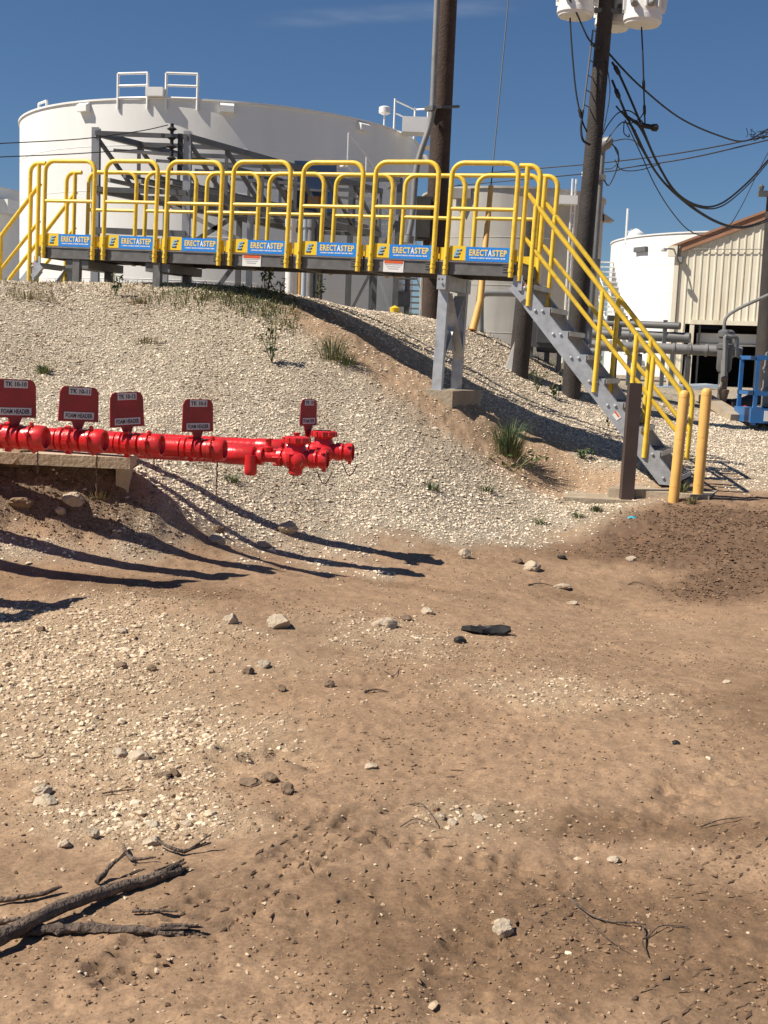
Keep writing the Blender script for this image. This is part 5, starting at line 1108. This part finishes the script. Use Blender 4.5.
for k in range(300):
    px, py = random.uniform(0, 150), 280 + random.random() ** 2 * 22
    g = ground_at(px, py + 3); blades(b, g, 2, .08, .10, .009, .9, 1)
for k in range(260):
    px = random.uniform(390, 640); g = at(px, 340, random.uniform(16.5, 21)); g.z = gz(g.x, g.y); blades(b, g, 3, .10, .10, .010, .7, 0 if random.random() < .5 else 1)
o = obj('crest_grass', b, [LEAF, DRYG], smooth=False); tag(o, 'thin dry and green grass along the berm crest', 'grass', kind='stuff')

# ------------------------------------------------------------------ rocks, scraps, branches
def icos(sub=2):
    V = [Vector(v) for v in ICV]; Fs = [tuple(f) for f in ICF]
    for _ in range(sub):
        cache = {}; nf = []
        def mid(a, b):
            k = (min(a, b), max(a, b))
            if k not in cache: V.append(((V[a] + V[b]) / 2).normalized()); cache[k] = len(V) - 1
            return cache[k]
        for a, b, c in Fs:
            ab, bc, ca_ = mid(a, b), mid(b, c), mid(c, a); nf += [(a, ab, ca_), (b, bc, ab), (c, ca_, bc), (ab, bc, ca_)]
        Fs = nf
    return V, Fs
ISO = icos(3)
from mathutils import noise as mnoise
def rock(px, py, w, h, lb, m=ROCK, D=None, deep=1.0, cat='rock', sharp=True):
    import zlib; random.seed(zlib.crc32(lb.encode())); g = ground_at(px, py); sx = w / F * g.y / 2 * .9; sz = h / F * g.y / 2; off = Vector((random.uniform(0, 50),) * 3); b = MB()
    vs = []
    cuts = [(Vector((random.gauss(0, 1), random.gauss(0, 1), random.gauss(0, 1))).normalized(), random.uniform(.62, .9)) for _ in range(9)]
    for v in ISO[0]:
        q = v * (1 + .28 * mnoise.noise(v * 1.3 + off) + .16 * mnoise.noise(v * 3.5 + off) + .07 * mnoise.noise(v * 8 + off))
        for nrm, dd in cuts:
            e = q.dot(nrm)
            if e > dd: q = q - nrm * (e - dd) * .9
        vs.append(g + Vector((q.x * sx * 1.15, q.y * sx * deep, q.z * sz * 1.1 + sz * .45)))
    b.add(vs, ISO[1]); o = obj('rock' if m is not ROCKD else 'dirt_clod', b, m, org=g, smooth=False)
    return tag(o, lb, cat, 'loose rocks on the dirt yard')
rock(279, 628, 24, 17, 'biggest pale boulder lying alone on the dirt left of centre')
rock(231, 626, 16, 13, 'pale rock just left of the biggest boulder')
rock(533, 571, 19, 13, 'pale rock right of centre below the berm toe')
rock(464, 558, 13, 13, 'pale rock near the tip of the longest pipe shadow')
rock(286, 533, 20, 13, 'tan rock lying across the longest pipe shadow')
rock(217, 546, 20, 11, 'pale rock in the middle of the pipe shadows')
rock(218, 534, 13, 9, 'brownish rock above the pale one among the shadows', ROCKD)
rock(265, 546, 15, 9, 'flat pale rock between two pipe shadows')
rock(72, 523, 24, 14, 'pale angular rock between the shadows at the left')
rock(60, 527, 12, 9, 'small rock touching the angular rock at the left')
rock(385, 624, 26, 11, 'flat earthy rock heap left of the dark scrap')
rock(407, 619, 12, 8, 'brown clod beside the flat rock heap', ROCKD, cat='dirt clod')
rock(428, 613, 14, 9, 'pale stone pair left of the dark scrap')
rock(460, 641, 13, 9, 'black stone just left of the dark scrap', BLACKR)
rock(562, 590, 18, 6, 'flat pale stone at the edge of the mud')
rock(573, 604, 12, 5, 'small flat stone below the flat pale one')
rock(517, 563, 13, 6, 'dark clod left of the pale rock', ROCKD, cat='dirt clod')
rock(562, 558, 10, 6, 'black clod right of the pale rock', BLACKR, cat='dirt clod')
rock(632, 560, 12, 6, 'pale stone in the mud')
rock(630, 559, 7, 4, 'tiny pale stone in the mud')
rock(165, 777, 16, 10, 'reddish brown clod pair in the middle left', ROCKD, cat='dirt clod')
rock(175, 775, 12, 8, 'smaller reddish clod beside the pair', ROCKD, cat='dirt clod')
rock(270, 782, 16, 11, 'dark clod at the disturbed soil patch', ROCKD, cat='dirt clod')
rock(287, 797, 14, 14, 'darkest clod at the right of the disturbed soil patch', ROCKD, cat='dirt clod')
rock(250, 785, 22, 9, 'broken brown clod left in the disturbed soil', ROCKD, cat='dirt clod')
rock(45, 803, 26, 11, 'white slab of limestone at the left edge of the gravel')
rock(42, 793, 22, 12, 'grey white stone above the white slab')
rock(120, 752, 18, 12, 'pale stone in the gravel patch')
rock(140, 757, 22, 13, 'grey stone right of the pale one in the gravel patch')
rock(503, 932, 22, 18, 'greyish stone half buried in the brown tracks')
rock(371, 770, 16, 5, 'flat white chip on the open dirt')
rock(676, 746, 9, 6, 'small black pebble on the smooth dirt at the right', BLACKR)
rock(153, 829, 18, 12, 'pale stone above the thick branch tip')
rock(152, 846, 20, 14, 'white stone near the twig fork')
rock(187, 828, 12, 9, 'pale pebble right of the twig fork')
rock(93, 838, 13, 11, 'rounded pebble at the gravel edge')
rock(64, 848, 14, 9, 'flat pebble left of the twig fork')
rock(119, 670, 13, 6, 'flat pebble in the upper gravel patch')
rock(152, 672, 12, 8, 'dark clod in the upper gravel patch', ROCKD, cat='dirt clod')
rock(121, 670, 14, 8, 'second dark clod in the upper gravel patch', ROCKD, cat='dirt clod')
rock(264, 672, 14, 9, 'pale stone below the biggest boulder')
rock(248, 678, 12, 10, 'brown clod below the biggest boulder', ROCKD, cat='dirt clod')
rock(281, 694, 10, 8, 'dark clod right of the gravel patch', ROCKD, cat='dirt clod')
rock(330, 690, 12, 8, 'dark clod on the open dirt', ROCKD, cat='dirt clod')
rock(122, 635, 14, 6, 'pale chip at the top of the gravel patch')
rock(41, 635, 11, 8, 'brown clod at the top left of the gravel', ROCKD, cat='dirt clod')
rock(614, 862, 14, 6, 'flat white chip right of centre in the dirt')
rock(440, 822, 12, 9, 'white stone in the small gravel streak')
rock(452, 826, 11, 8, 'second white stone in the small gravel streak')
rock(478, 822, 12, 8, 'cream stone at the end of the small gravel streak')
rock(727, 684, 9, 4, 'tiny white chip at the far right')
# bigger irregular soil lumps of the eroded bank
for i, (px, py, w, h, lb) in enumerate(((18, 498, 40, 26, 'large brown soil lump in the eroded bank at the left edge'), (22, 520, 26, 14, 'dark soil lump below the eroded bank'), (126, 492, 24, 14, 'soil lump at the foot of the beam leg'))):
    rock(px, py, w, h, lb, mat('bank_soil_%d' % i, (.23, .155, .095), .95, var=.3, scale=14, bump=1, bscale=25), cat='soil lump')
# dark scrap of rubber
g = ground_at(486, 633); b = MB(); n = 14; ring = []
for k in range(n):
    a = 2 * math.pi * k / n; r_ = .5 * (1 + .35 * math.sin(3 * a + 1)); ring.append(Vector((math.cos(a) * .13 * (1 + .25 * math.sin(2 * a + .5)), math.sin(a) * .06 * (1 + .3 * math.cos(3 * a)), .012 + .012 * math.sin(2 * a))))
random.seed(5); vs = [g + v for v in ring] + [g + v * .97 + Vector((0, 0, .006 + .018 * random.random())) for v in ring] + [g + v * .6 + Vector((random.gauss(0, .01), random.gauss(0, .006), .014 + .026 * random.random())) for v in ring] + [g + Vector((0, 0, .03))]
b.add(vs, [(k, (k + 1) % n, n + (k + 1) % n, n + k) for k in range(n)] + [(n + k, n + (k + 1) % n, 2 * n + (k + 1) % n, 2 * n + k) for k in range(n)] + [(2 * n + k, 2 * n + (k + 1) % n, 3 * n) for k in range(n)]); tag(obj('rubber_scrap', b, BLACKR, org=g, smooth=False), 'flat black scrap of rubber lying in the middle of the yard', 'scrap')
g = ground_at(632, 519); b = MB()
b.add([g + Vector(v) for v in ((-.04, 0, .0), (.03, -.02, .005), (.04, .02, .02), (-.02, .03, .02), (0, .01, .03), (-.04, .02, .015))], [(0, 1, 4), (1, 2, 4), (2, 3, 4), (3, 5, 4), (5, 0, 4)]); tag(obj('plastic_scrap', b, TURQ, org=g, smooth=False), 'tiny turquoise plastic scrap near the concrete slab', 'scrap')
def branch(lb, pts, radii, split=0, name='branch', sub=8, rough=.12, lift=.0, cat='branch'):
    P = [ground_at(px, py) + Vector((0, 0, lf)) for px, py, lf in pts]; C_ = curve(P, sub); n = len(C_); b = MB(); seg = 12
    rs = [(.75 if name == 'branch' and cat == 'twig' else 1) * np.interp(i / (n - 1), np.linspace(0, 1, len(radii)), radii) for i in range(n)]
    b.tube(C_, [r_ * (1 + rough * mnoise.noise(Vector((i * .7, 3.1 * len(lb), 0)))) for i, r_ in enumerate(rs)], seg)
    for i, v in enumerate(b.V):
        if sub == 9: v = Vector((v.x, v.y, C_[0].z + (v.z - C_[0].z) * .6))
        b.V[i] = v + Vector((mnoise.noise(v * 40), mnoise.noise(v * 40 + Vector((9, 0, 0))), mnoise.noise(v * 40 + Vector((0, 9, 0))))) * rs[0] * rough
    e = C_[-1]; dd = (C_[-1] - C_[-3]).normalized()
    for k in range(split):
        q = e + Vector((random.gauss(0, rs[-1] * .5), random.gauss(0, rs[-1] * .4), random.gauss(0, rs[-1] * .4))); b.tube([q - dd * .06, q + dd * random.uniform(.01, .05) + Vector((0, 0, random.gauss(0, .01)))], [rs[-1] * .45, .003], 5)
    return tag(obj(name, b, STICKW, org=C_[0]), lb, cat, 'dead branches at the lower left')
branch('thickest dead branch with a frayed tip, pointing up to the right', [(-30, 967, .04), (20, 942, .04), (60, 923, .034), (110, 902, .02), (150, 888, .014), (178, 878, .014)], [.022, .021, .019, .017, .016, .020], 10, rough=.16)
branch('long rough splintered branch lying flat under the thickest one', [(-40, 938, .015), (40, 937, .02), (90, 935, .02), (140, 935, .02), (185, 936, .015)], [.021, .020, .019, .017, .012], 12, rough=.35, sub=9)
branch('dark twig at the left edge above the thick branch', [(-10, 904, .012), (20, 902, .014), (44, 899, .014), (62, 896, .02)], [.010, .011, .009, .005], 0, rough=.3, cat='twig')
branch('short thin stick above the splintered branch at the left', [(-10, 925, .01), (15, 924, .012), (32, 923, .012)], [.009, .009, .006], 0, rough=.3, cat='twig')
branch('thin stick lying right of the thick branch', [(132, 918, .01), (150, 918, .012), (178, 919, .01)], [.006, .006, .004], 0, rough=.3, cat='twig')
branch('forked twig bent near the pale stones', [(123, 853, .02), (126, 862, .02), (134, 867, .015), (156, 866, .015)], [.006, .009, .008, .004], 0, rough=.3, cat='twig')
branch('straight twig above the thick branch tip', [(155, 851, .03), (170, 857, .02), (185, 857, .015), (200, 855, .03)], [.003, .007, .008, .004], 3, rough=.3, cat='twig')
branch('bent dark twig standing behind the thick branch', [(97, 890, .01), (108, 883, .03), (117, 879, .05)], [.012, .010, .005], 2, rough=.4, cat='twig')
branch('tiny dark chip of wood left of the bent twig', [(66, 911, .012), (74, 907, .012)], [.012, .008], 0, rough=.4, cat='twig')
def twig(lb, pts, r_=.004, grp='thin twigs on the dirt'):
    r_ *= .65
    P = curve([ground_at(px, py) + Vector((0, 0, .006 + .008 * (i % 2))) for i, (px, py) in enumerate(pts)], 6); b = MB(); b.tube(P, [r_ * (1.1 - .6 * i / len(P)) for i in range(len(P))], 5); tag(obj('twig', b, STICKW, org=P[0]), lb, 'twig', grp)
twig('long thin forked twig in the right foreground', [(570, 901), (592, 917), (612, 926), (640, 930), (646, 938), (660, 931), (688, 930)], .005)
twig('straight twig running down from the long forked twig', [(570, 901), (590, 925), (610, 945), (630, 957)], .003)
twig('short dark prong of the long forked twig', [(646, 938), (642, 948), (648, 960)], .004)
twig('curved twig above the small gravel streak', [(403, 806), (420, 811), (433, 820), (436, 833)], .004)
twig('thin twig branch left of the gravel streak', [(400, 830), (416, 826), (436, 833)], .003)
twig('short twig lying in the open dirt left of the black scrap', [(364, 696), (376, 694), (388, 696)], .008)
twig('short straw stick left of centre', [(102, 794), (120, 792), (138, 790)], .005)
twig('dark straight twig below the pale stone', [(528, 587), (540, 586), (553, 588)], .008)
twig('dark twig at the mud edge', [(628, 587), (636, 586), (644, 587)], .007)
twig('curved thin twig near the left gravel edge', [(384, 674), (394, 680), (400, 671)], .004)
twig('faint stick lying on the ground at the lower right', [(700, 830), (720, 826), (740, 822)], .004)
